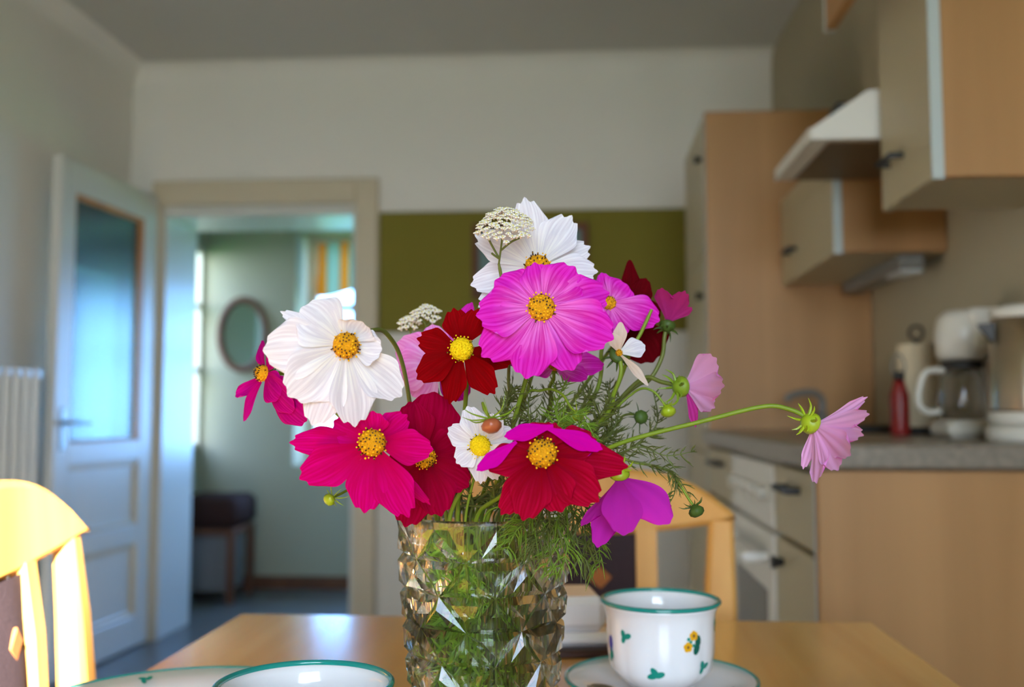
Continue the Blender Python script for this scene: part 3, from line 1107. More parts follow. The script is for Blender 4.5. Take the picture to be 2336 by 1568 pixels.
def make_chair(label, loc, rz, group):
    """local +y = backwards, -y = towards the sitter's front"""
    t = thing('dining_chair', label, 'chair', loc, rz, group)
    o = rail_mesh().build('top_rail', M['chair'], t)
    smooth_by_angle(o, 40)
    for sg in (-1, 1):
        # back post, splayed and tapering to the top
        V_, F_ = [], []
        sec = [(0.0, -.055, .040, .036), (.40, -.016, .046, .040), (.62, -.010, .046, .036), (.76, .002, .042, .030), (.852, .014, .034, .024)]
        for (z, y, w, d) in sec:
            xo = sg * .235
            xi = sg * (.235 - w)
            c = .006
            for (x, yy) in ((xo, y - d / 2 + c), (xo, y + d / 2 - c), (xo - sg * c, y + d / 2), (xi + sg * c, y + d / 2), (xi, y + d / 2 - c), (xi, y - d / 2 + c), (xi + sg * c, y - d / 2), (xo - sg * c, y - d / 2)):
                V_.append((x, yy - .02 * 0, z))
        m = len(sec)
        for i in range(m - 1):
            for k in range(8):
                F_.append((i * 8 + k, i * 8 + (k + 1) % 8, (i + 1) * 8 + (k + 1) % 8, (i + 1) * 8 + k))
        F_.append(tuple(range(8))[::-1])
        F_.append(tuple((m - 1) * 8 + k for k in range(8)))
        p = MB().add(V_, F_).build('back_post', M['chair'], t)
        smooth_by_angle(p, 30)
        # inner slat beside the fabric panel
        V_, F_ = [], []
        for (z, y) in ((.46, -.006), (.62, .002), (.76, .014), (.835, .026)):
            x0, x1 = sg * .097, sg * .127
            for (x, yy) in ((x0, y - .009), (x0, y + .009), (x1, y + .009), (x1, y - .009)):
                V_.append((x, yy, z))
        for i in range(3):
            for k in range(4):
                F_.append((i * 4 + k, i * 4 + (k + 1) % 4, (i + 1) * 4 + (k + 1) % 4, (i + 1) * 4 + k))
        F_ += [(3, 2, 1, 0), (12, 13, 14, 15)]
        MB().add(V_, F_).build('back_slat', M['chair'], t)
        # front legs
        MB().tube([(sg * .20, -.305, 0), (sg * .205, -.305, .43)], [.016, .021], 12).build('leg', M['chair'], t, smooth=True)
        MB().bbox(min(sg * .195, sg * .215), max(sg * .195, sg * .215), -.305, -.03, .37, .43, .003).build('side_rail', M['chair'], t)
    # fabric panel between the slats
    V_, F_ = [], []
    nz_, nx_ = 8, 8
    for side in (0, 1):
        for i in range(nz_ + 1):
            z = .47 + (.825 - .47) * i / nz_
            yb = -.004 + .03 * ((z - .46) / .375)
            for j in range(nx_ + 1):
                s = -1 + 2 * j / nx_
                bulge = .012 * (1 - s ** 4) * (1 - (2 * i / nz_ - 1) ** 4)
                V_.append((s * .097, yb + (-.004 - bulge if side == 0 else .010), z))
    nn = (nz_ + 1) * (nx_ + 1)
    for side in (0, 1):
        for i in range(nz_):
            for j in range(nx_):
                a = side * nn + i * (nx_ + 1) + j
                q = (a, a + 1, a + nx_ + 2, a + nx_ + 1)
                F_.append(q if side == 0 else q[::-1])
    pan = MB().add(V_, F_).build('fabric_panel', M['fabric'], t, smooth=True)
    rr = random.Random(3)
    for (sx, z) in ((-.045, .78), (.045, .765), (-.01, .69), (.05, .64), (-.055, .61), (.0, .55)):
        yb = -.004 + .03 * ((z - .46) / .375) - .0165
        mm = Matrix.Translation((sx, yb + .0016, z)) @ Matrix.Rotation(R(rr.uniform(20, 60)), 4, 'Y')
        MB().bbox(-.012, .012, 0, .004, -.012, .012, .001, mm).build('woven_square', M['fabric_motif'], pan)
    MB().bbox(-.235 + .047, .235 - .047, -.016, .010, .452, .472, .003).build('lower_rail', M['chair'], t)
    V_, F_ = [], []
    sp = MB().bbox(-.215, .215, -.330, -.045, .43, .475, .018).build('seat_cushion', M['fabric'], t, smooth=False)
    return t


make_chair('beech dining chair with dark fabric back at the end of the table', (-0.016, 1.43, 0), 0.0, 'beech dining chairs')
CH2 = make_chair('sunlit beech dining chair standing at the side of the table', (-.530, .898, 0), R(102), 'beech dining chairs')
CH2.scale = (1, 1, 1.014)

# ================================================================ tableware
VX, VY = -.067, .70                # vase axis


def cup_r(z):
    """outer radius of the cup over its foot, z from 0 to .074"""
    pts = [(0, .026), (.003, .030), (.008, .0375), (.016, .0435), (.028, .0462), (.045, .0468), (.058, .0470), (.066, .0485), (.072, .0515), (.074, .0525)]
    for (a, ra), (b, rb_) in zip(pts, pts[1:]):
        if z <= b:
            return ra + (rb_ - ra) * (z - a) / (b - a)
    return pts[-1][1]


def motif(parent, kind, th, z, rfun, up=1.0):
    """small painted leaves or blossoms lying on the glaze at angle th, height z"""
    def disk(dx, dz, a, b, rot, mat, nm, off=.00035):
        V_, n = [], 10
        r = rfun(z)
        for k in range(n):
            w = 2 * math.pi * k / n
            u, v = 1.5 * a * math.cos(w), 1.7 * b * math.sin(w)
            uu = dx + u * math.cos(rot) - v * math.sin(rot)
            vv = dz + u * math.sin(rot) + v * math.cos(rot)
            zz = z + vv
            rr = rfun(zz) + off
            t = th + uu / r
            V_.append((rr * math.cos(t), rr * math.sin(t), zz))
        MB().add(V_, [tuple(range(n))]).build(nm, mat, parent, fix=False)
    if kind == 'leaf':
        for (dx, dz, ro) in ((-.0022, .0018, 1.9), (.0026, .0006, .4), (-.0018, -.0022, 1.2)):
            disk(dx, dz, .0026, .0014, ro, M['print_green'], 'painted_leaf')
    elif kind == 'leafpair':
        for (dx, dz, ro) in ((-.003, -.0008, .3), (.0028, .0006, .35), (-.001, .0026, 2.2)):
            disk(dx, dz, .0032, .0016, ro, M['print_green'], 'painted_leaf')
    elif kind == 'purple':
        disk(0, .003, .0026, .004, 0, M['print_purple'], 'painted_blossom')
        disk(.001, -.005, .002, .003, .4, M['print_green'], 'painted_leaf')
        disk(-.001, -.0085, .0016, .003, -.4, M['print_green'], 'painted_leaf')
    else:
        for (bx, bz) in ((.001, .006), (-.0045, -.003)):
            for k in range(5):
                w = 2 * math.pi * k / 5 + .4
                disk(bx + .0020 * math.cos(w), bz + .0020 * math.sin(w), .0016, .0014, w, M['print_yellow'], 'painted_petal', .0004)
            disk(bx, bz, .0008, .0008, 0, M['print_brown'], 'painted_eye', .0006)
        for (dx, dz, ro) in ((.0055, .0010, 1.5), (.0042, -.0050, 1.2)):
            disk(dx, dz, .0036, .0019, ro, M['print_dark'], 'painted_leaf')
        for (dx, dz) in ((-.004, .0035), (-.002, .001), (.001, -.002)):
            disk(dx, dz, .0011, .0009, 0, M['print_green'], 'painted_leaf')


def make_cup(label, x, y, motifs, handle_dir, z=TZ + .0135):
    t = thing('coffee_cup', label, 'cup', (x, y, z))

    def flute(w, r, zz):
        k = max(0.0, min(1.0, (.068 - zz) / .02))
        return r * (1 + .018 * k * (abs(math.cos(w * 6)) ** .6 - .7))
    outer = [(cup_r(zz), zz) for zz in (0, .004, .010, .016, .022, .030, .040, .048, .056, .061, .066, .069, .072)]
    inner = [(cup_r(zz) - .0028, zz) for zz in (.0715, .068, .062, .052, .04, .028, .018, .012)] + [(.018, .0075), (0.0001, .007)]
    o = MB().lathe([(0.0001, .002)] + outer + inner, 96, mod=flute).build('cup_body', M['china'], t, smooth=True)
    rim = []
    rr, zr = cup_r(.0725) - .0008, .0727
    for k in range(11):
        a = -math.pi * .35 + (math.pi * 1.75) * k / 10
        rim.append((rr + .0019 * math.cos(a), zr + .0019 * math.sin(a)))
    MB().lathe(rim, 96, close=True).build('rim', M['teal'], t, smooth=True)
    c, s = math.cos(handle_dir), math.sin(handle_dir)
    pts = [(cup_r(.056) - .001, .056), (.060, .061), (.072, .054), (.073, .040), (.062, .026), (cup_r(.020) - .001, .022)]
    MB().tube(spline([(r * c, r * s, zz) for (r, zz) in pts], 6), .0036, 10).build('handle', M['china'], t, smooth=True)
    for (k, px_ang, zz) in motifs:
        motif(t, k, px_ang, zz, lambda q: cup_r(q) * 1.004)
    return t


def make_dish(name, label, cat, x, y, r, h, well, motifs=()):
    t = thing(name, label, cat, (x, y, TZ))
    prof = [(0.0001, .002), (well * .9, .002), (well * .92, .0), (well, .0), (well * 1.04, .004), (r * .8, h * .55), (r - .001, h - .0015), (r, h),
            (r - .0015, h + .001), (r * .8, h * .55 + .0035), (well * 1.02, .0075), (well * .95, .0055), (0.0001, .0055)]
    MB().lathe(prof, 96).build('dish_body', M['china'], t, smooth=True)
    rim = [(r - .0008 + .0019 * math.cos(2 * math.pi * k / 10), h + .0002 + .0016 * math.sin(2 * math.pi * k / 10)) for k in range(10)]
    MB().lathe(rim, 96, close=True).build('rim', M['teal'], t, smooth=True)
    for (rad, th, sz) in motifs:
        f = (rad - well) / (r - well)
        zz = .0082 + (h - .0075) * max(0, f) ** .9
        for (dx, dy, ro) in ((0, 0, .3), (.9, .5, 1.3), (.5, -.7, 2.2)):
            V_, n = [], 10
            cx, cy = rad * math.cos(th) + dx * sz, rad * math.sin(th) + dy * sz
            for k in range(n):
                w = 2 * math.pi * k / n
                u, v = sz * .75 * math.cos(w), sz * .42 * math.sin(w)
                px_, py_ = cx + u * math.cos(ro) - v * math.sin(ro), cy + u * math.sin(ro) + v * math.cos(ro)
                f2 = (math.hypot(px_, py_) - well) / (r - well)
                V_.append((px_, py_, .0079 + (h - .0068) * max(0, f2) ** .9 + .0012))
            MB().add(V_, [tuple(range(n))]).build('painted_leaf', M['print_green'], t, fix=False)
    return t


def ang_to(px_off, r):
    """angle on a cup facing the camera: px_off = sideways offset in metres to the right"""
    return -math.pi / 2 + math.asin(max(-.98, min(.98, px_off / r)))


CUP2 = (.0705, .887)
view2 = math.atan2(-CUP2[1], -CUP2[0]) + math.pi / 2      # turn of the view direction
make_cup('white coffee cup with painted yellow blossoms on its saucer behind the vase', CUP2[0], CUP2[1],
         [('leaf', ang_to(-.0285, .0455) + view2, .048), ('yellow', ang_to(.0255, .0455) + view2, .045), ('leafpair', ang_to(-.004, .0445) + view2, .0185),
          ('leaf', ang_to(.0335, .043) + view2, .0235), ('purple', ang_to(-.041, .0455) + view2, .036), ('leaf', ang_to(.0448, .0455) + view2, .055)], R(75))
make_dish('saucer', 'white teal-rimmed saucer under the cup with yellow blossoms', 'saucer', CUP2[0], CUP2[1], .0835, .019, .030, [(.060, R(-20), .003)])
CUP1 = (-.165, .5945)
CUPA = make_cup('white coffee cup standing in front of the vase beside the plate', CUP1[0], CUP1[1], [('leaf', R(-95), .05), ('yellow', R(-60), .045)], R(60))
CUPA.scale = (1.02, 1.02, 1.02)
make_dish('saucer', 'white teal-rimmed saucer in front of the vase beside the plate', 'saucer', CUP1[0], CUP1[1], .072, .019, .030)
make_dish('dinner_plate', 'white plate with teal leaves at the sunlit chair', 'plate', -.303, .745, .128, .025, .072, [(.116, R(127), .0050), (.105, R(20), .0045)])
make_dish('dinner_plate', 'white plate beside the cup with yellow blossoms', 'plate', .222, .716, .119, .024, .068, [(.100, R(60), .0045)])

# spoon on the far saucer
sp_ = thing('teaspoon', 'steel teaspoon lying on the far saucer', 'spoon', (CUP2[0], CUP2[1], TZ))
V_, F_ = [], []
ax = Vector((-.062, -.022, .0185))
bx = Vector((-.018, -.068, .0215))
d_ = (bx - ax).normalized()
sd = d_.cross(Vector((0, 0, 1))).normalized()
for i in range(15):
    t = i / 14
    w = .0085 * math.sqrt(max(0.02, 1 - ((t - .22) / .24) ** 2)) if t < .42 else .0026 + .001 * max(0, t - .6)
    w = max(w, .0022)
    c = ax + (bx - ax) * t
    dip = .0035 * math.exp(-((t - .22) / .14) ** 2)
    for s in (-1, -.5, 0, .5, 1):
        V_.append(c + sd * w * s + Vector((0, 0, -dip * (1 - s * s) + .0006 * 0)))
for i in range(14):
    for k in range(4):
        F_.append((i * 5 + k, (i + 1) * 5 + k, (i + 1) * 5 + k + 1, i * 5 + k + 1))
so = MB().add(V_, F_).build('spoon_body', M['steel'], sp_, smooth=True)
md = so.modifiers.new('thick', 'SOLIDIFY')
md.thickness = .0012

# white box dish on a dark board behind the vase
bd = thing('serving_board', 'thin dark wooden board under the white box dish', 'board', (-.055, 1.075, TZ), R(9))
MB().bbox(-.105, .098, -.055, .060, 0, .008, .002).build('board_body', M['dark_wood'], bd)
bt = thing('butter_dish', 'white box-shaped lidded dish behind the vase and cup', 'dish', (-.055, 1.077, TZ + .0082), R(9))
MB().bbox(-.093, .086, -.045, .050, 0, .014, .005).build('dish_base', M['china'], bt)
MB().bbox(-.085, .078, -.040, .045, .0142, .050, .008).build('lid', M['china'], bt)

# ================================================================ vase
VH, NW = .180, 9
vz = thing('glass_vase', 'clear pressed glass vase with diamond facets holding the bouquet', 'vase', (VX, VY, TZ))


def vase_r(z):
    return .0430 + .0175 * max(0.0, z / VH) ** .8


rows = [.1526 - .0226 * k for k in range(7)]          # node rows, top to bottom
ph0 = -math.pi / 2 - R(7)
V_, F_ = [], []
ring = []
# rim circle at the top: two points per node spacing
for k, z in enumerate(rows):
    ids = []
    for j in range(NW):
        a = ph0 + 2 * math.pi * (j + .5 * (k % 2)) / NW
        ids.append(len(V_))
        r = vase_r(z) - .0012
        V_.append((r * math.cos(a), r * math.sin(a), z))
    ring.append(ids)


def tri(a, b, c, push=.0030):
    m_ = [(V_[a][q] + V_[b][q] + V_[c][q]) / 3 for q in range(3)]
    r = math.hypot(m_[0], m_[1])
    ang = math.atan2(m_[1], m_[0])
    rr = vase_r(m_[2]) + push
    # truncated pyramid: small inner triangle
    inner = []
    for p in (a, b, c):
        f = .45
        q = [V_[p][i] * f + m_[i] * (1 - f) for i in range(3)]
        an = math.atan2(q[1], q[0])
        rq = vase_r(q[2]) * math.cos(abs(an - ang) * .0) + push * .9
        inner.append(len(V_))
        V_.append((rq * math.cos(an), rq * math.sin(an), q[2]))
    i0, i1, i2 = inner
    F_.append((i0, i1, i2))
    for (p, q, x, y) in ((a, b, i0, i1), (b, c, i1, i2), (c, a, i2, i0)):
        F_.append((p, q, y, x))


for k in range(len(rows) - 1):
    up, lo = ring[k], ring[k + 1]
    for j in range(NW):
        if k % 2 == 0:
            tri(up[j], lo[(j - 1) % NW], lo[j])
            tri(up[j], lo[j], up[(j + 1) % NW])
        else:
            tri(up[j], lo[j], lo[(j + 1) % NW])
            tri(up[j], lo[(j + 1) % NW], up[(j + 1) % NW])
# upper band up to a smooth lip
NS = NW * 4
zt0, zt1 = .1740, VH
lipa = []
for zz, off in ((zt0, .0010), (zt1 - .0012, .0016), (zt1, .0002)):
    ids = []
    for j in range(NS):
        a = ph0 + 2 * math.pi * j / NS
        r = vase_r(zz) + off
        ids.append(len(V_))
        V_.append((r * math.cos(a), r * math.sin(a), zz))
    lipa.append(ids)
for j in range(NW):                      # fan from nodes to the lip (rows[0] nodes sit at j*4)
    n0, n1 = ring[0][j], ring[0][(j + 1) % NW]
    L0 = [lipa[0][(j * 4 + q) % NS] for q in range(5)]
    tri(n0, n1, L0[2], .0026)
    F_.append((n0, L0[1], L0[0]))
    F_.append((n0, L0[2], L0[1]))
    F_.append((n1, L0[3], L0[2]))
    F_.append((n1, L0[4], L0[3]))
for q in range(2):
    for j in range(NS):
        F_.append((lipa[q][j], lipa[q][(j + 1) % NS], lipa[q + 1][(j + 1) % NS], lipa[q + 1][j]))
# inner wall
inn = [lipa[2]]
WALL = .0052
for zz in (VH - .001, .16, .12, .08, .04, .018):
    ids = []
    for j in range(NS):
        a = ph0 + 2 * math.pi * j / NS
        r = vase_r(zz) - (WALL if zz < VH - .005 else .0030)
        ids.append(len(V_))
        V_.append((r * math.cos(a), r * math.sin(a), zz))
    inn.append(ids)
for q in range(len(inn) - 1):
    for j in range(NS):
        F_.append((inn[q][j], inn[q][(j + 1) % NS], inn[q + 1][(j + 1) % NS], inn[q + 1][j]))
F_.append(tuple(inn[-1]))
# foot
bot = []
for zz, rr in ((.0, vase_r(0) + .001), (.0, vase_r(0) - .004)):
    ids = []
    for j in range(NS):
        a = ph0 + 2 * math.pi * j / NS
        ids.append(len(V_))
        V_.append((rr * math.cos(a), rr * math.sin(a), zz))
    bot.append(ids)
last = ring[-1]                          # k = 6 -> even row, nodes at j*4
for j in range(NW):
    for q in range(4):
        b0, b1 = bot[0][(j * 4 + q) % NS], bot[0][(j * 4 + q + 1) % NS]
        top = last[j] if q < 2 else last[(j + 1) % NW]
        F_.append((top, b0, b1))
    F_.append((last[j], bot[0][(j * 4 + 2) % NS], last[(j + 1) % NW]))
for j in range(NS):
    F_.append((bot[0][j], bot[1][j], bot[1][(j + 1) % NS], bot[0][(j + 1) % NS]))
F_.append(tuple(bot[1])[::-1])
vo = MB().add(V_, F_).build('vase_glass', M['vase'], vz)
for p in vo.data.polygons:
    p.use_smooth = False
for p in vo.data.polygons:
    if all(math.hypot(vo.data.vertices[i].co.x, vo.data.vertices[i].co.y) < vase_r(vo.data.vertices[i].co.z) - .0025 for i in p.vertices) and len(p.vertices) == 4:
        p.use_smooth = True
# water
WL = .118
wp = [(0.0001, .0178)] + [(vase_r(zz) - WALL + .0003, zz) for zz in (.0179, .04, .08, WL)] + [(0.0001, WL)]
wa = thing('water', 'clear water standing in the glass vase', 'water', (VX, VY, TZ))
MB().lathe(wp, 36).build('water_body', M['water'], wa, smooth=True)
for p in wa.children[0].data.polygons:
    p.use_smooth = len(p.vertices) == 4 and abs(p.normal.z) < .5

# ================================================================ bouquet
rf = random.Random(11)
VASE_AX = Vector((VX, VY, 0))


def camvec(x, y, z):
    """direction given as right / up / towards the camera"""
    return (CAM_M @ Vector((x, y, z))).normalized()


def build_petal(parent, B, T, W, n, mat, bulge, cup, ridge, curl, notch, lob=3, twist=0.0, asym=0.0, roll=0.0, nridge=2.5):
    d = T - B
    Ln = d.length
    d.normalize()
    n = (n - d * n.dot(d))
    if n.length < 1e-4:
        n = d.orthogonal()
    n.normalize()
    if twist:
        n = Matrix.Rotation(twist, 3, d) @ n
    s = n.cross(d).normalized()
    NU, NV = 16, 16
    V_, F_, UV = [], [], []
    for i in range(NU + 1):
        u = i / NU
        S = .20 + .80 * math.sin(math.pi / 2 * min(1, u / .74)) ** 1.4
        if u > .74:
            S *= 1 - .28 * ((u - .74) / .26) ** 2
        for j in range(NV + 1):
            v = -1 + 2 * j / NV
            E = 1 - .22 * abs(v) ** 2.3 - notch * (1 - math.cos(lob * .5 * math.pi * v) ** 2)
            uu = u * (1 + (E - 1) * u)
            tw = roll * u
            w = W / 2 * S * v
            h = bulge * Ln * math.sin(math.pi * min(1, u * .95)) + cup * W * S * v * v
            h += ridge * W * S * math.cos(nridge * math.pi * v) * (.35 + .65 * math.sin(math.pi * min(1, u * 1.05)))
            h += curl * Ln * max(0, u - .35) ** 2 * 2.0
            side = w * math.cos(tw) + asym * Ln * u * u
            h += w * math.sin(tw)
            p = B + d * (Ln * uu * (1 - .25 * abs(curl) * max(0, u - .35))) + s * side + n * h
            V_.append(p)
            UV.append((u, .5 + .5 * v))
    for i in range(NU):
        for j in range(NV):
            a = i * (NV + 1) + j
            F_.append((a, a + NV + 1, a + NV + 2, a + 1))
    # d x s = n  -> upper side faces n
    mb = MB()
    mb.add(V_, F_)
    o = mb.build('petal', mat, parent, smooth=True, fix=False)
    lay = o.data.uv_layers.new(name='UVMap')
    for lp in o.data.loops:
        lay.data[lp.index].uv = UV[lp.vertex_index]
    return o


def frame_of(N):
    N = N.normalized()
    a = N.orthogonal().normalized()
    b = N.cross(a)
    return Matrix((a, b, N)).transposed()


def build_disc(parent, C, N, r, bright=False, height=.55, sparse=False):
    """domed centre with dark anthers and pollen tips"""
    F = frame_of(N)
    V0 = MB()
    prof = [(r * 1.0, -.25 * r), (r * 1.0, 0), (r * .93, r * height * .45), (r * .75, r * height * .75), (r * .45, r * height * .95), (0.0001, r * height)]
    M4 = F.to_4x4()
    V0.lathe(prof, 20, c=C, mat=M4)
    d = V0.build('disc', M['disc_bright'] if bright else M['disc'], parent, smooth=True)
    an, po = MB(), MB()
    num = 64
    for k in range(num):
        q = (k + .5) / num
        rr = r * math.sqrt(q) * 1.02
        a = k * 2.39996
        zz = r * height * (1 - q ** 1.7) * .98
        if not bright and q < .10:
            continue
        out = Vector((math.cos(a) * .45 * q, math.sin(a) * .45 * q, 1.0)).normalized()
        p = Vector((rr * math.cos(a), rr * math.sin(a), zz))
        hgt = r * rf.uniform(.16, .34) * (1.25 if q > .6 else .8)
        if bright and q > .72:
            hgt *= 1.3
        p1 = p + out * hgt
        is_dark = (not bright and rf.random() < .55) or (bright and q > .75 and rf.random() < .4)
        if is_dark:
            an.tube([C + F @ p, C + F @ (p + out * hgt * 1.15)], r * .058, 5)
        if bright or (not is_dark and rf.random() < .8) or q > .85:
            po.ball(C + F @ p1, r * rf.uniform(.055, .085), 6, 4)
    if an.v:
        tag(an.build('anthers', M['anther'], d), kind='stuff')
    tag(po.build('pollen_tips', M['disc_bright'] if bright else M['pollen'], d), kind='stuff')
    return d


def build_calyx(parent, C, N, r, mat, sep_len=1.3, nsep=8, spread=.7):
    """green cup behind the petals (N = facing direction of the flower)"""
    F = frame_of(N)
    M4 = F.to_4x4()
    mb = MB()
    mb.lathe([(r * .22, -r * 1.15), (r * .62, -r * .95), (r * .92, -r * .55), (r * .95, -r * .2), (r * .75, 0)], 14, c=C, mat=M4)
    c = mb.build('calyx', mat, parent, smooth=True)
    sm = MB()
    for k in range(nsep):
        a = 2 * math.pi * k / nsep + rf.uniform(-.2, .2)
        o = Vector((math.cos(a), math.sin(a), 0))
        L_ = r * sep_len * rf.uniform(.7, 1.2)
        p0 = o * r * .55 + Vector((0, 0, -r * .9))
        p1 = o * (r * .55 + L_ * .6 * spread) + Vector((0, 0, -r * .9 - L_ * .12))
        p2 = o * (r * .55 + L_ * spread) + Vector((0, 0, -r * .9 - L_ * rf.uniform(.2, .8)))
        sm.tube([C + F @ q for q in spline([p0, p1, p2], 3)], [r * .13, r * .13, r * .12, r * .10, r * .08, r * .05, r * .015][:7], 5)
    sm.build('sepals', mat, c)
    return c


PENDING = []          # every stem that stands in the vase: (parent, origin, points from the tip down to above the rim, radius, material, name, taper)


def stand_in_vase(parent, C, pts, r, mat, name='stem', taper=False):
    PENDING.append((parent, Vector(C), [Vector(q) for q in pts], r, mat, name, taper))


def flower(label, c, Y, N, mat, petals, disc=None, bright=False, calyx=None, cmat='calyx', stem=None, smat='stem', bulge=.05, cup=.05, ridge=.018,
           curl=0.0, notch=.06, cupn=.0, dh=.55, name='cosmos_flower', group='cosmos flowers in the vase', back_stem=.03, sep=1.3, base_mat=None, wmul=1.0, nridge=2.5):
    """c = pixel of the centre, Y = depth; petals = (tip px, tip py, width px, options)"""
    C = P(c[0], c[1], Y)
    Nw = camvec(*N)
    t = thing(name, label, 'flower', C, 0, group)
    inv = -C
    holder = t
    sc = (C - CAM).length / FPX
    O = Vector((0, 0, 0))
    for idx, pt in enumerate(petals):
        tx, ty, wpx = pt[:3]
        op = dict(pt[3]) if len(pt) > 3 else {}
        dr = raydir(tx, ty)
        den = dr.dot(Nw)
        base = P(tx, ty, Y)
        if abs(den) > .12:
            tt = (C - CAM).dot(Nw) / den
            T = CAM + dr * tt
            dy = max(-.035, min(.035, T.y - Y))
        else:
            dy = 0.0
        dy += op.get('dy', 0.0) + (-.004 * (idx % 2))
        T = P(tx, ty, Y + dy) - C
        T += Nw * cupn * T.length
        B = T.normalized() * (disc[0] * sc * .35 if disc else .002)
        if 'from' in op:
            B = P(op['from'][0], op['from'][1], Y + op.get('dy', 0.0)) - C
            T = P(tx, ty, Y + op.get('dy', 0.0) + op.get('tdy', 0.0)) - C
        n = Nw.copy()
        jit = rf.uniform(-1, 1)
        build_petal(holder, B, T, wpx * sc * wmul * .93, n, op.get('mat') and M[op['mat']] or M[mat],
                    op.get('bulge', bulge + .02 * jit), op.get('cup', cup + .02 * rf.uniform(-1, 1)), op.get('ridge', ridge), op.get('curl', curl + .04 * rf.uniform(-1, 1)),
                    op.get('notch', notch * rf.uniform(.6, 1.3)), op.get('lob', 3), op.get('twist', 0.0) + .30 * rf.uniform(-1, 1), op.get('asym', 0.0), op.get('roll', 0.0), nridge)
    r = (disc[0] if disc else 18) * sc
    if disc:
        build_disc(holder, O + Nw * r * .25, Nw, r, bright, dh)
    if calyx:
        build_calyx(holder, O - Nw * r * .1, Nw, calyx * sc, M[cmat], sep)
    else:
        build_calyx(holder, O - Nw * r * .25, Nw, r * .8, M[cmat], sep)
    if stem is not False:
        start = C - Nw * r * .6
        leave = C - Nw * back_stem + Vector((0, 0, -.008))
        pts = [start] + ([P(*q) for q in stem] if stem else [leave])
        stand_in_vase(holder, C, pts, .0015, smat)
    return t


# --- the big pink flower
flower('large open pink cosmos flower above the red ones', (1235, 703), .605, (-.02, .10, 1), 'p_pink',
       [(1219, 597, 84, {'curl': -.05}), (1312, 608, 122), (1392, 668, 118), (1402, 775, 138), (1308, 846, 122), (1200, 866, 128), (1098, 815, 124), (1084, 722, 128), (1128, 640, 120)],
       disc=(31,), bulge=.07, cup=.05, ridge=.028, notch=.06, nridge=3.5, wmul=1.03)
# --- white flower behind it
flower('tall white cosmos flower behind the yarrow head', (1226, 612), .665, (.05, .15, 1), 'p_white',
       [(1196, 450, 112), (1306, 492, 122), (1366, 620, 96), (1348, 562, 96, {'dy': .012}), (1082, 535, 118), (1072, 652, 100), (1090, 702, 90), (1352, 690, 90)],
       disc=(30,), ridge=.014, bulge=.05, notch=.075, back_stem=.035, wmul=.86, stem=[(1228, 640, .700), (1228, 760, .735), (1200, 900, .73)])
# --- white flower on the left
flower('large white cosmos flower leaning over the crimson one', (788, 788), .575, (.30, -.05, 1), 'p_white',
       [(598, 800, 150, {'bulge': .09}), (654, 905, 150), (712, 972, 112), (808, 976, 128), (918, 905, 118, {'bulge': -.02}), (688, 700, 150, {'curl': -.12}), (638, 712, 46, {'dy': .012}),
        (826, 728, 104, {'curl': .25, 'bulge': .03}), (872, 800, 90, {'curl': .2})],
       disc=(30,), ridge=.012, notch=.05, dh=.8, stem=[(842, 756, .615), (885, 765, .64), (925, 860, .665)], smat='stem_dark')
# --- dark red
flower('dark red cosmos flower with bright yellow centre beside the large pink one', (1054, 797), .622, (-.08, .05, 1), 'p_red',
       [(1034, 702, 88), (1092, 704, 80), (950, 772, 88), (950, 866, 98), (1024, 924, 80), (1130, 900, 90), (1170, 828, 80)],
       disc=(27,), bright=True, ridge=.014, bulge=.04, notch=.07, dh=.85, wmul=.86)
# --- crimson lower left
flower('crimson cosmos flower below the large white one', (850, 1010), .592, (.02, .02, 1), 'p_crimson',
       [(658, 1010, 92), (682, 1094, 128), (832, 1172, 122), (936, 1182, 128), (986, 1150, 74, {'dy': .006, 'twist': .6}), (990, 1026, 104), (930, 946, 92), (852, 934, 96, {'curl': .12}), (760, 960, 92)],
       disc=(31,), ridge=.012, bulge=.05, notch=.06, dh=.7, wmul=.86, stem=[(845, 1035, .628), (850, 1095, .655), (905, 1140, .674)])
# --- crimson behind
flower('dark crimson cosmos flower behind the crimson one over the vase rim', (968, 1042), .640, (.15, .0, 1), 'p_crimson2',
       [(990, 893, 150), (934, 915, 100), (1070, 1112, 100), (1008, 1180, 110), (924, 1204, 112), (1056, 1000, 100), (880, 1090, 100)],
       disc=(26,), ridge=.012, bulge=.05, notch=.05)
# --- red lower centre
flower('scarlet cosmos flower with folded back petals at the vase rim', (1237, 1036), .585, (.03, .28, 1), 'p_scarlet',
       [(1142, 1176, 84, {'cup': .12}), (1192, 1190, 112), (1282, 1170, 122), (1368, 1146, 126), (1434, 1066, 100, {'bulge': .08}),
        (1362, 1004, 110, {'bulge': .02}), (1192, 972, 110, {'bulge': .02}), (1268, 964, 84, {'bulge': .02}), (1104, 1062, 96, {'bulge': .02}),
        (1376, 1026, 50, {'from': (1250, 978), 'twist': math.pi, 'dy': -.006, 'tdy': -.004, 'curl': .1, 'notch': .03}),
        (1148, 996, 46, {'from': (1262, 972), 'twist': math.pi, 'dy': -.006, 'tdy': -.004, 'curl': .1, 'notch': .03}),
        (1086, 1074, 44, {'from': (1178, 1008), 'twist': math.pi, 'dy': -.008, 'tdy': -.004, 'notch': .03})],
       disc=(33,), ridge=.016, bulge=.07, cup=.06, notch=.06, dh=.9, wmul=.92)
# --- small white
flower('small white cosmos flower behind the brown bud', (1096, 1017), .612, (-.06, .02, 1), 'p_white',
       [(1066, 926, 78), (1140, 945, 80), (1022, 975, 76), (1040, 1058, 78), (1096, 1106, 60), (1136, 1096, 56), (1174, 984, 76), (1168, 1050, 70)],
       disc=(24,), bright=True, ridge=.010, notch=.06, wmul=.86)
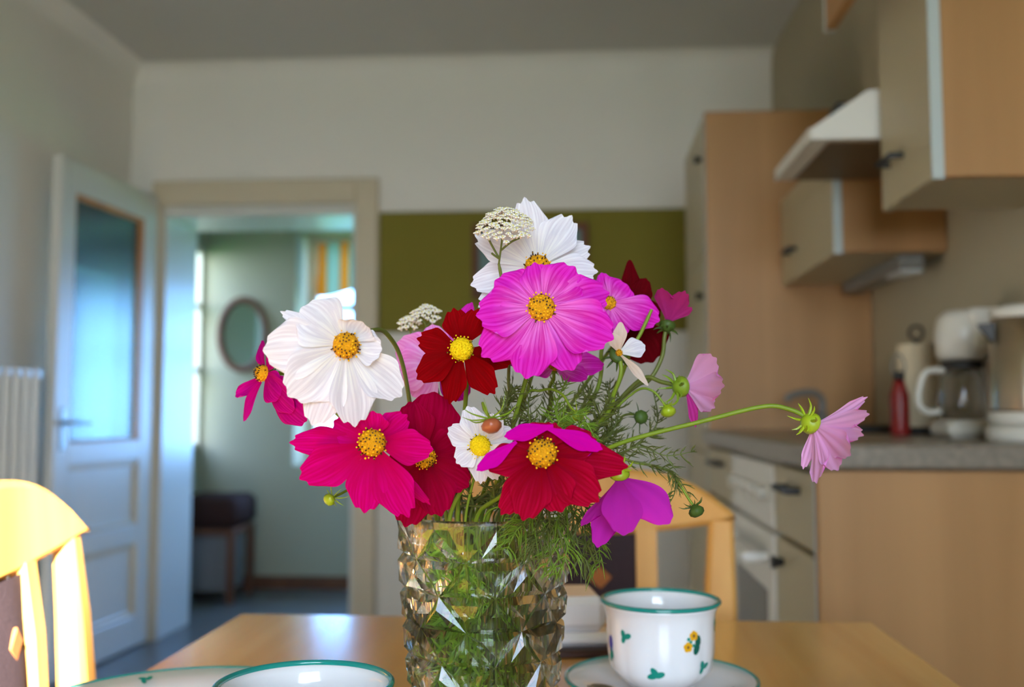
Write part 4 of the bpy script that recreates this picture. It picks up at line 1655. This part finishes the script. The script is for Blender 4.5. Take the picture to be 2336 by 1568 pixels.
# --- magenta far left, seen from the side
flower('magenta cosmos flower turned away behind the large white one', (606, 852), .652, (-.75, .05, .62), 'p_magenta',
       [(556, 912, 40, {'curl': .3, 'dy': -.01}), (556, 962, 34, {'dy': -.012}), (642, 790, 60), (700, 960, 110, {'dy': .0}), (640, 905, 80, {'dy': -.008}), (672, 935, 80), (598, 778, 40, {'dy': .02})],
       disc=(18,), dh=1.0, notch=.03, ridge=.02)
# --- pink right of centre
flower('pink cosmos flower between the large pink one and the maroon one', (1390, 692), .700, (-.2, .1, 1), 'p_pink',
       [(1432, 650, 108, {'bulge': .06}), (1506, 732, 92), (1372, 622, 46), (1420, 770, 80), (1330, 720, 80), (1340, 770, 70)],
       disc=(16,), notch=.04, stem=[(1386, 724, .716), (1372, 800, .716), (1350, 900, .708)])
# --- maroon behind
flower('maroon cosmos flower behind the pink one', (1440, 722), .735, (.1, .1, 1), 'p_maroon',
       [(1437, 592, 46, {'lob': 1}), (1474, 634, 60), (1508, 706, 70), (1490, 828, 128), (1400, 640, 50), (1420, 800, 80)],
       disc=(16,), notch=.04)
# --- pink upper right from behind
flower('pink cosmos flower seen from below at the top of a bent stem', (1524, 736), .725, (.25, .85, -.45), 'p_light',
       [(1511, 653, 52, {'dy': -.006, 'mat': 'p_rose'}), (1562, 668, 50, {'dy': -.008, 'mat': 'p_rose'}), (1578, 704, 32, {'mat': 'p_rose'})],
       disc=(9,), calyx=19, cmat='calyx_dark', notch=.05, stem=[(1516, 768, .725), (1510, 815, .722), (1480, 868, .720), (1424, 903, .716)], smat='stem_dark')
# --- withered white
flower('withered white cosmos flower with drooping petals', (1412, 806), .668, (.1, .35, .8), 'p_peach',
       [(1416, 735, 34, {'mat': 'p_peach', 'lob': 1}), (1394, 760, 40, {'mat': 'p_peach'}), (1472, 788, 56, {'mat': 'p_white'}), (1478, 882, 26, {'mat': 'p_peach', 'lob': 1})],
       disc=(8,), calyx=22, cmat='calyx_dark', notch=.03, stem=[(1417, 850, .668), (1400, 900, .672), (1370, 960, .68)])
# --- pink at the right, seen from behind
flower('light pink cosmos flower turned to the beech cupboard', (1562, 882), .690, (.80, .02, -.45), 'p_light',
       [(1632, 818, 78, {'dy': -.004}), (1650, 880, 72, {'dy': -.014}), (1634, 932, 60, {'dy': -.012}), (1588, 976, 34, {'dy': -.006, 'mat': 'p_rose'})],
       disc=(10,), calyx=25, notch=.05, stem=[(1510, 872, .695), (1470, 862, .70), (1420, 905, .705), (1380, 960, .71)], smat='stem_dark', sep=1.5)
# --- the one on the long stem
flower('light pink cosmos flower reaching out on a long arching stem', (1856, 970), .640, (.72, -.38, -.42), 'p_light',
       [(1980, 905, 40, {'dy': .006}), (1982, 944, 54, {'dy': -.006}), (1968, 992, 56, {'dy': -.013}), (1942, 1040, 62, {'dy': -.016}), (1912, 1074, 60, {'dy': -.014}), (1866, 1106, 62, {'dy': -.008}), (1832, 1072, 34, {'dy': .004})],
       disc=(11,), calyx=26, cmat='bud_green', notch=.055, stem=[(1838, 952, .640), (1800, 934, .640), (1740, 928, .640), (1600, 962, .645), (1420, 1010, .655), (1330, 1060, .668)], sep=1.5, ridge=.03)
# --- purple nodding
flower('purple cosmos flower nodding beside the vase', (1414, 1090), .640, (.10, -.80, -.35), 'p_purple',
       [(1362, 1248, 74, {'dy': -.004}), (1422, 1232, 94, {'dy': -.020, 'bulge': -.06}), (1528, 1198, 96, {'dy': -.006, 'bulge': -.10}), (1530, 1160, 70, {'dy': .008, 'mat': 'p_crimson2'}), (1325, 1200, 50, {'dy': .014})],
       disc=(10,), calyx=24, cmat='bud_green', notch=.03, stem=[(1400, 1060, .645), (1370, 1050, .655), (1330, 1090, .665)])
# --- pink ones glimpsed behind
flower('pink cosmos flower half hidden under the large pink one', (1265, 838), .690, (.1, .75, .6), 'p_pink',
       [(1378, 832, 84), (1340, 868, 60, {'dy': -.01}), (1210, 850, 80), (1150, 830, 70)], disc=(14,), notch=.03)
flower('pale pink cosmos flower half hidden behind the dark red one', (1000, 832), .700, (.0, .05, 1), 'p_light',
       [(905, 782, 110), (900, 850, 110), (940, 905, 100), (1064, 912, 84, {'mat': 'p_purple'}), (1078, 690, 50, {'mat': 'p_pink'}), (985, 740, 80)], disc=(18,), notch=.03)


# --- buds
def bud(label, c, Y, N, r_px, body, cmat, stem, sep=1.2, nsep=8, group='cosmos buds in the vase', flat=.8):
    C = P(c[0], c[1], Y)
    Nw = camvec(*N)
    t = thing('cosmos_bud', label, 'flower bud', C, 0, group)
    sc = (C - CAM).length / FPX
    r = r_px * sc
    F = frame_of(Nw)

    def rib(w, rr, z):
        return rr * (1 + .05 * math.cos(8 * w))
    MB().lathe([(0.0001, -r * .5), (r * .7, -r * .45), (r, -r * .05), (r * .93, r * flat * .5), (r * .55, r * flat * .9), (0.0001, r * flat)], 24, mod=rib, mat=F.to_4x4()).build('bud_body', M[body], t, smooth=True)
    build_calyx(t, -Nw * r * .05, Nw, r * .72, M[cmat], sep, nsep, 1.1)
    pts = [C - Nw * r * .7] + [P(*q) for q in stem]
    stand_in_vase(t, C, pts, .0009, 'stem')
    return t


bud('brown cosmos bud hanging in front of the small white flower', (1121, 970), .585, (.15, -.85, .4), 23, 'bud_brown', 'calyx', [(1108, 940, .588), (1101, 920, .596), (1104, 934, .612), (1112, 975, .640)], sep=3.2)
bud('round green cosmos bud beside the light pink flower', (1524, 938), .690, (.15, -.75, .3), 17, 'bud_green', 'bud_green', [(1512, 918, .69), (1490, 893, .692), (1455, 890, .695), (1400, 940, .70)], sep=1.2)
bud('dark green cosmos bud with spiky sepals behind the arching stem', (1462, 952), .705, (.1, .2, .8), 16, 'calyx_dark', 'calyx_dark', [(1448, 946, .72), (1420, 950, .72), (1390, 985, .71)], sep=2.2)
bud('pale green opening cosmos bud at the edge of the crimson flower', (752, 1140), .625, (-.5, -.3, .7), 14, 'bud_green', 'bud_green', [(775, 1128, .635), (810, 1116, .645), (900, 1120, .66)], sep=2.4)
bud('dark cosmos bud at the tip of the feathery spray', (1588, 1166), .650, (.3, -.7, .3), 17, 'calyx_dark', 'calyx_dark', [(1572, 1140, .652), (1545, 1098, .655), (1520, 1072, .656), (1450, 1056, .658), (1370, 1050, .66)], sep=1.6)
bud('yellow green young cosmos bud on a hooked stem', (1318, 950), .640, (.1, -.6, .7), 13, 'bud_green', 'bud_green', [(1302, 930, .642), (1280, 898, .648), (1240, 890, .655), (1190, 930, .665)], sep=2.6)

# --- yarrow heads
def yarrow(label, c, Y, w_px, h_px, n, stem, forks, dense=1.0):
    C = P(c[0], c[1], Y)
    sc = (C - CAM).length / FPX
    t = thing('yarrow_flower', label, 'flower', C, 0, 'yarrow heads in the vase')
    fl, ce = MB(), MB()
    a_, b_ = w_px * sc / 2, h_px * sc / 2
    for k in range(n):
        q = (k + .5) / n
        ang = k * 2.39996
        x = a_ * math.sqrt(q) * math.cos(ang)
        y = a_ * .75 * math.sqrt(q) * math.sin(ang)
        z = b_ * 1.1 * (1 - q) + y * .75 + rf.uniform(-.15, .15) * b_ - .25 * b_
        base = Vector((x, y, z))
        up = Vector((x / a_ * .5, y / a_ * .5 - .35, 1)).normalized()
        F = frame_of(up)
        r = 5.6 * sc * rf.uniform(.85, 1.2)
        fl.lathe([(r * .3, -r * 1.2), (r * .55, -r * .4), (r * .6, 0)], 6, c=base, mat=F.to_4x4())
        for m in range(5):
            w = 2 * math.pi * m / 5 + k
            fl.ball(base + F @ Vector((r * .85 * math.cos(w), r * .85 * math.sin(w), r * .1)), r * .52, 6, 4, (1, 1, .55), F.to_4x4())
        ce.ball(base + F @ Vector((0, 0, r * .2)), r * .42, 6, 4)
    tag(fl.build('florets', M['yarrow'], t, smooth=True), kind='stuff')
    tag(ce.build('floret_centres', M['yarrow_mid'], t, smooth=True), kind='stuff')
    br = MB()
    for fk in forks:
        pts = [P(*q) - C for q in fk]
        br.tube(spline(pts, 5), .0007, 6)
    br.build('branches', M['leaf_dark'], t, smooth=True)
    stand_in_vase(t, C, [P(*q) for q in stem], .0011, 'stem_dark')
    return t


yarrow('white yarrow head in front of the tall white cosmos', (1152, 512), .630, 130, 72, 150, [(1138, 602, .638), (1145, 640, .641), (1160, 720, .644), (1160, 860, .652), (1150, 950, .665)],
       [[(1138, 602, .638), (1143, 565, .635), (1146, 540, .632)], [(1140, 592, .637), (1122, 560, .634), (1112, 540, .632)], [(1142, 572, .636), (1165, 553, .633), (1185, 543, .631)],
        [(1138, 590, .637), (1128, 583, .634), (1122, 578, .632)]])
yarrow('pale yarrow head behind the dark red flower', (972, 716), .735, 70, 34, 34, [(972, 745, .737), (975, 800, .735), (1000, 900, .72)],
       [[(972, 745, .737), (968, 735, .736), (955, 728, .735)], [(972, 745, .737), (985, 730, .736)]])
yarrow('small greenish yarrow head beside the pale one', (932, 736), .740, 50, 26, 22, [(936, 757, .742), (950, 800, .74), (995, 900, .725)],
       [[(936, 757, .742), (928, 748, .741)], [(936, 757, .742), (944, 748, .741)]])

# --- cut stem
cs = thing('cut_stem', 'bare green cut stem standing in front of the maroon flower', 'stem', (0, 0, 0))
stand_in_vase(cs, (0, 0, 0), [P(1487, 706, .680), P(1462, 760, .682), P(1440, 800, .684), P(1405, 890, .694), P(1365, 965, .700)], .0013, 'stem', 'stem_body')


# --- feathery foliage
def sprig(path, n=10, leaf_px=46, mat='leaf', label='feathery green cosmos sprig among the stems above the vase', group='feathery sprigs above the vase', r=.00042, seed=0, stem_r=.0007, droop=.3, fan=1.0, rooted=True):
    """path = list of (px, py, Y); thread-like leaflets in opposite pairs that fork once"""
    rs = random.Random(seed)
    pts = [P(*q) for q in path]
    C = pts[0]
    t = thing('feathery_sprig', label, 'foliage', C, 0, group)
    q = spline([p - C for p in pts], 8)
    if rooted:
        stand_in_vase(t, C, [p + C for p in q[::-1]], stem_r, mat, 'sprig_stem', True)
    else:
        MB().tube(q, [stem_r * (1 - .6 * i / len(q)) for i in range(len(q))], 6).build('sprig_stem', M[mat], t, smooth=True)
    mb = MB()
    sc = (C - CAM).length / FPX
    for k in range(n):
        f = (k + .6) / n
        i = min(len(q) - 2, int(f * (len(q) - 1)))
        p = q[i]
        d = (q[i + 1] - q[i]).normalized()
        for sg in (-1, 1):
            ax = Vector((rs.uniform(-1, 1), rs.uniform(-1, 1), rs.uniform(-1, 1))).normalized()
            side = d.cross(ax).normalized() * sg
            L_ = leaf_px * sc * rs.uniform(.55, 1.15) * (1.1 - .5 * f)
            dirv = (d * .55 + side * fan).normalized()
            a = p + dirv * L_ * .5 + Vector((0, 0, -droop * L_ * .05))
            b = p + dirv * L_ + d * L_ * .25 + Vector((0, 0, -droop * L_ * rs.uniform(-.2, .8)))
            mb.tube(spline([p, a, b], 3), [r, r, r, r, r * .8, r * .6, r * .25], 4, cap=False)
            for g in range(2):
                s2 = (dirv + side.cross(d) * rs.uniform(-.9, .9) + d * rs.uniform(.1, .8)).normalized()
                m_ = p + dirv * L_ * rs.uniform(.3, .6)
                e = m_ + s2 * L_ * rs.uniform(.35, .6) + Vector((0, 0, -droop * L_ * .15))
                mb.tube([m_, (m_ + e) / 2 + ax * L_ * .04, e], [r * .8, r * .7, r * .25], 4, cap=False)
    tag(mb.build('leaflets', M[mat], t), kind='stuff')
    return t


ups = [
    ([(1190, 1130, .665), (1170, 1030, .655), (1150, 950, .650), (1165, 880, .645)], 12, 50, 'leaf_dark'),
    ([(1240, 1120, .675), (1225, 1020, .668), (1205, 940, .66), (1215, 880, .66)], 12, 52, 'leaf_dark'),
    ([(1290, 1110, .680), (1285, 1000, .672), (1270, 930, .668), (1290, 870, .67)], 12, 54, 'leaf'),
    ([(1330, 1100, .685), (1345, 1010, .675), (1370, 950, .67), (1400, 905, .67)], 12, 50, 'leaf_dark'),
    ([(1300, 1080, .640), (1310, 1000, .630), (1335, 965, .625), (1362, 1010, .622)], 12, 40, 'leaf'),
    ([(1290, 1050, .640), (1270, 985, .632), (1290, 950, .628), (1340, 945, .626)], 12, 40, 'leaf'),
    ([(1360, 1090, .695), (1390, 1000, .70), (1395, 930, .705), (1385, 870, .71)], 14, 50, 'leaf_dark'),
    ([(1340, 1090, .690), (1360, 1000, .70), (1365, 940, .705), (1330, 880, .71)], 14, 50, 'leaf_dark'),
    ([(1150, 1100, .656), (1120, 1000, .646), (1150, 930, .643), (1180, 880, .65)], 12, 46, 'leaf_dark'),
    ([(1400, 1050, .70), (1470, 1000, .708), (1500, 960, .712), (1490, 890, .714)], 10, 44, 'leaf_dark'),
    ([(1180, 1120, .67), (1200, 1040, .67), (1250, 960, .675), (1330, 900, .68)], 12, 52, 'leaf_dark'),
    ([(1080, 1150, .67), (1060, 1100, .66), (1040, 1060, .66), (1015, 1020, .665)], 9, 40, 'leaf_dark'),
    ([(1210, 1100, .69), (1230, 1000, .69), (1250, 930, .695), (1270, 870, .70)], 14, 56, 'leaf_dark'),
    ([(1260, 1100, .69), (1290, 1010, .69), (1320, 940, .695), (1350, 890, .70)], 14, 56, 'leaf_dark'),
    ([(1300, 1100, .70), (1370, 1020, .70), (1400, 980, .70), (1420, 900, .70)], 14, 56, 'leaf_dark'),
    ([(1190, 1100, .69), (1180, 1000, .69), (1190, 930, .695), (1160, 880, .70)], 14, 56, 'leaf_dark'),
    ([(1130, 1160, .66), (1125, 1110, .65), (1110, 1060, .645), (1090, 1000, .65)], 9, 44, 'leaf_dark'),
]
for i, (pth, n, lp, mt) in enumerate(ups):
    sprig(pth, n * 2, lp, mt, 'bright green feathery cosmos sprig among the stems above the vase' if mt == 'leaf' else 'dark olive feathery cosmos sprig among the stems above the vase', seed=20 + i, r=.00045, stem_r=.0010)
# spray to the right of the scarlet flower
sprays = [
    [(1370, 1050, .66), (1440, 1052, .657), (1510, 1068, .655), (1545, 1090, .653), (1575, 1135, .652)],
    [(1400, 1040, .66), (1460, 1020, .657), (1520, 1040, .655), (1585, 1030, .653)],
    [(1470, 1060, .657), (1530, 1075, .655), (1540, 1120, .654), (1520, 1160, .654)],
]
for i, pth in enumerate(sprays):
    sprig(pth, 11, 44, 'leaf_dark', ['feathery spray leading to the dark bud in front of the far chair', 'feathery spray arching up beside the scarlet flower', 'feathery spray hanging down beside the purple flower'][i], 'feathery sprays over the far chair', seed=50 + i, rooted=False)
# foliage spilling over the rim, in front of the glass on the right
spill = [
    [(1240, 1140, .640), (1230, 1190, .632), (1215, 1240, .629), (1200, 1275, .630)],
    [(1270, 1140, .642), (1275, 1200, .632), (1265, 1250, .629), (1240, 1300, .630)],
    [(1300, 1140, .650), (1310, 1200, .640), (1320, 1250, .637), (1345, 1290, .640)],
    [(1290, 1150, .645), (1295, 1210, .634), (1290, 1270, .632), (1270, 1315, .634)],
    [(1320, 1130, .650), (1330, 1180, .640), (1335, 1230, .638), (1330, 1280, .640)],
    [(1220, 1150, .640), (1200, 1190, .630), (1175, 1215, .627), (1155, 1260, .627)],
    [(1250, 1150, .642), (1255, 1190, .630), (1240, 1220, .626), (1225, 1250, .627)],
    [(1330, 1120, .655), (1350, 1170, .648), (1365, 1230, .645), (1368, 1300, .648)],
]
for i, pth in enumerate(spill):
    sprig(pth, 17, 62, 'leaf' if i % 2 else 'leaf_dark', 'bright green feathery sprig spilling over the rim of the vase' if i % 2 else 'dark olive feathery sprig spilling over the rim of the vase', 'feathery sprigs over the vase rim', seed=70 + i, r=.00042, droop=.8)
# ---- places for the stems: a close pattern at the rim that narrows evenly to the foot, so that no two stems cross in the glass
NSUB = 14
NST = len(PENDING) + NSUB
SLOTS = []
for k in range(NST):
    q_ = math.sqrt((k + .5) / NST)
    SLOTS.append(Vector((.0455 * q_ * math.cos(k * 2.39996), .0455 * q_ * math.sin(k * 2.39996), 0)))
want = []
for (par, C, pts, r, mat, nm, tp) in PENDING:
    d_ = pts[-1] - VASE_AX
    w_ = Vector((d_.x, d_.y, 0)) * .8
    if w_.length > .046:
        w_ = w_.normalized() * .046
    want.append(w_)
for k in range(NSUB):                   # the leafy sprigs stand next to the glass, most of them towards the table's near end
    an_ = R(-205 + 230 * k / (NSUB - 1))
    want.append(Vector((.040 * math.cos(an_), .040 * math.sin(an_), 0)))
slot_of = list(range(NST))
rx = random.Random(4)


def slot_cost(i, k):
    return (want[i] - SLOTS[k]).length_squared if i < len(want) else 0.0


for _ in range(60000):
    i, j = rx.randrange(NST), rx.randrange(NST)
    if i != j and slot_cost(i, slot_of[j]) + slot_cost(j, slot_of[i]) < slot_cost(i, slot_of[i]) + slot_cost(j, slot_of[j]):
        slot_of[i], slot_of[j] = slot_of[j], slot_of[i]


def in_vase(k, z):
    """point of stem place k at height z over the table"""
    f = .60 + .40 * (z - .022) / (VH - .022)
    return VASE_AX + SLOTS[k] * f + Vector((0, 0, TZ + z))


LINES = []
for i, (par, C, pts, r, mat, nm, tp) in enumerate(PENDING):
    k = slot_of[i]
    tail = [in_vase(k, z) for z in (VH + .004, .150, .085, .022 + .0008 * (i % 3))]
    if tp:
        q = list(pts) + spline([pts[-1]] + tail, 8)[1:]
    else:
        q = spline(list(pts) + tail, 10)
    # even spacing
    out = [q[0]]
    for p in q[1:]:
        n_ = max(1, int((p - out[-1]).length / .0025))
        o_ = out[-1].copy()
        for m in range(n_):
            out.append(o_ + (p - o_) * ((m + 1) / n_))
    LINES.append(out)
# stems that would run through each other above the rim are bent apart
from mathutils import kdtree
fixed = []
for i, (par, C, pts, r, mat, nm, tp) in enumerate(PENDING):
    w = []
    acc = 0.0
    tip = (pts[0] - pts[-1]).length if tp else 0.0
    for m, p in enumerate(LINES[i]):
        acc += (p - LINES[i][m - 1]).length if m else 0
        rim_d = p.z - (TZ + VH)
        w.append(0.0 if (tp and m < len(pts)) else max(0.0, min(1.0, (acc - .008) / .012)) * (1.0 if rim_d > 0 else max(.25, 1 + rim_d / .05)))
    fixed.append(w)
for it in range(30):
    allp = [(i, m) for i in range(len(LINES)) for m in range(len(LINES[i]))]
    kd = kdtree.KDTree(len(allp))
    for n_, (i, m) in enumerate(allp):
        kd.insert(LINES[i][m], n_)
    kd.balance()
    moved = 0
    for i in range(len(LINES)):
        L = len(LINES[i])
        push = [Vector((0, 0, 0)) for _ in range(L)]
        for m in range(L):
            if fixed[i][m] <= 0:
                continue
            p = LINES[i][m]
            for (co, n_, dist) in kd.find_range(p, .0048):
                j, mj = allp[n_]
                if j == i:
                    continue
                need = math.hypot(PENDING[i][3] + PENDING[j][3] + .0004, .0013)
                if dist < need:
                    d_ = p - co
                    t_ = LINES[i][min(L - 1, m + 1)] - LINES[i][max(0, m - 1)]
                    t_ = t_.normalized()
                    d_ -= t_ * d_.dot(t_)
                    if d_.length < 1e-5:
                        d_ = t_.orthogonal() * (1 if i < j else -1)
                    cand = d_.normalized() * (need - dist) * (.6 if fixed[j][mj] > 0 else 1.0)
                    if cand.length > push[m].length:
                        push[m] = cand
        if not any(v.length > 0 for v in push):
            continue
        moved += 1
        for _ in range(3):              # spread each push along its stem
            sm_ = [max((push[max(0, m - 1)] * .9, push[m], push[min(L - 1, m + 1)] * .9), key=lambda v: v.length) for m in range(L)]
            push = sm_
        for m in range(L):
            p = LINES[i][m] + push[m] * fixed[i][m]
            h = p.z - TZ
            if h < VH + .003:
                lim = vase_r(min(h, VH)) - WALL - PENDING[i][3] - .0012
                rad = math.hypot(p.x - VX, p.y - VY)
                if rad > lim:
                    p.x, p.y = VX + (p.x - VX) * lim / rad, VY + (p.y - VY) * lim / rad
            LINES[i][m] = p
    if not moved:
        break
for i, (par, C, pts, r, mat, nm, tp) in enumerate(PENDING):
    q = LINES[i]
    if not tp:                          # even out the bends once more
        q = [q[0], q[1]] + [(q[m - 1] + q[m] * 2 + q[m + 1]) / 4 for m in range(2, len(q) - 2)] + [q[-2], q[-1]]
    rad = [r * (.45 + .55 * min(1, m / max(1, len(pts)))) for m in range(len(q))] if tp else [r * (.8 if m < 3 else 1) for m in range(len(q))]
    MB().tube([p - C for p in q], rad, 6 if tp else 8).build(nm, M[mat], par, smooth=True)

# foliage inside the vase
ri = random.Random(9)
for i in range(NSUB):
    t = thing('submerged_sprig', 'feathery green sprig inside the glass vase', 'foliage', (VX, VY, TZ), 0, 'feathery sprigs inside the vase')
    k_ = slot_of[len(PENDING) + i]
    q = [in_vase(k_, .022 + .143 * m / 20) - Vector((VX, VY, TZ)) for m in range(21)]
    MB().tube(q, .0009, 6).build('sprig_stem', M['leaf_wet_lit'], t, smooth=True)
    mb = MB()
    for k in range(110):
        p = q[ri.randrange(len(q) - 1)]
        w = ri.uniform(0, 6.28)
        L_ = ri.uniform(.010, .022)
        e = p + Vector((math.cos(w) * L_, math.sin(w) * L_, ri.uniform(-.3, 1.0) * L_))
        lim = vase_r(e.z) - WALL - .002
        h = math.hypot(e.x, e.y)
        if h > lim:
            e.x *= lim / h
            e.y *= lim / h
        e.z = max(.022, e.z)
        m_ = (p + e) / 2 + Vector((0, 0, .002))
        mb.tube([p, m_, e], [.0010, .0010, .0004], 4, cap=False)
    tag(mb.build('leaflets', M['leaf_wet_lit'], t), kind='stuff')
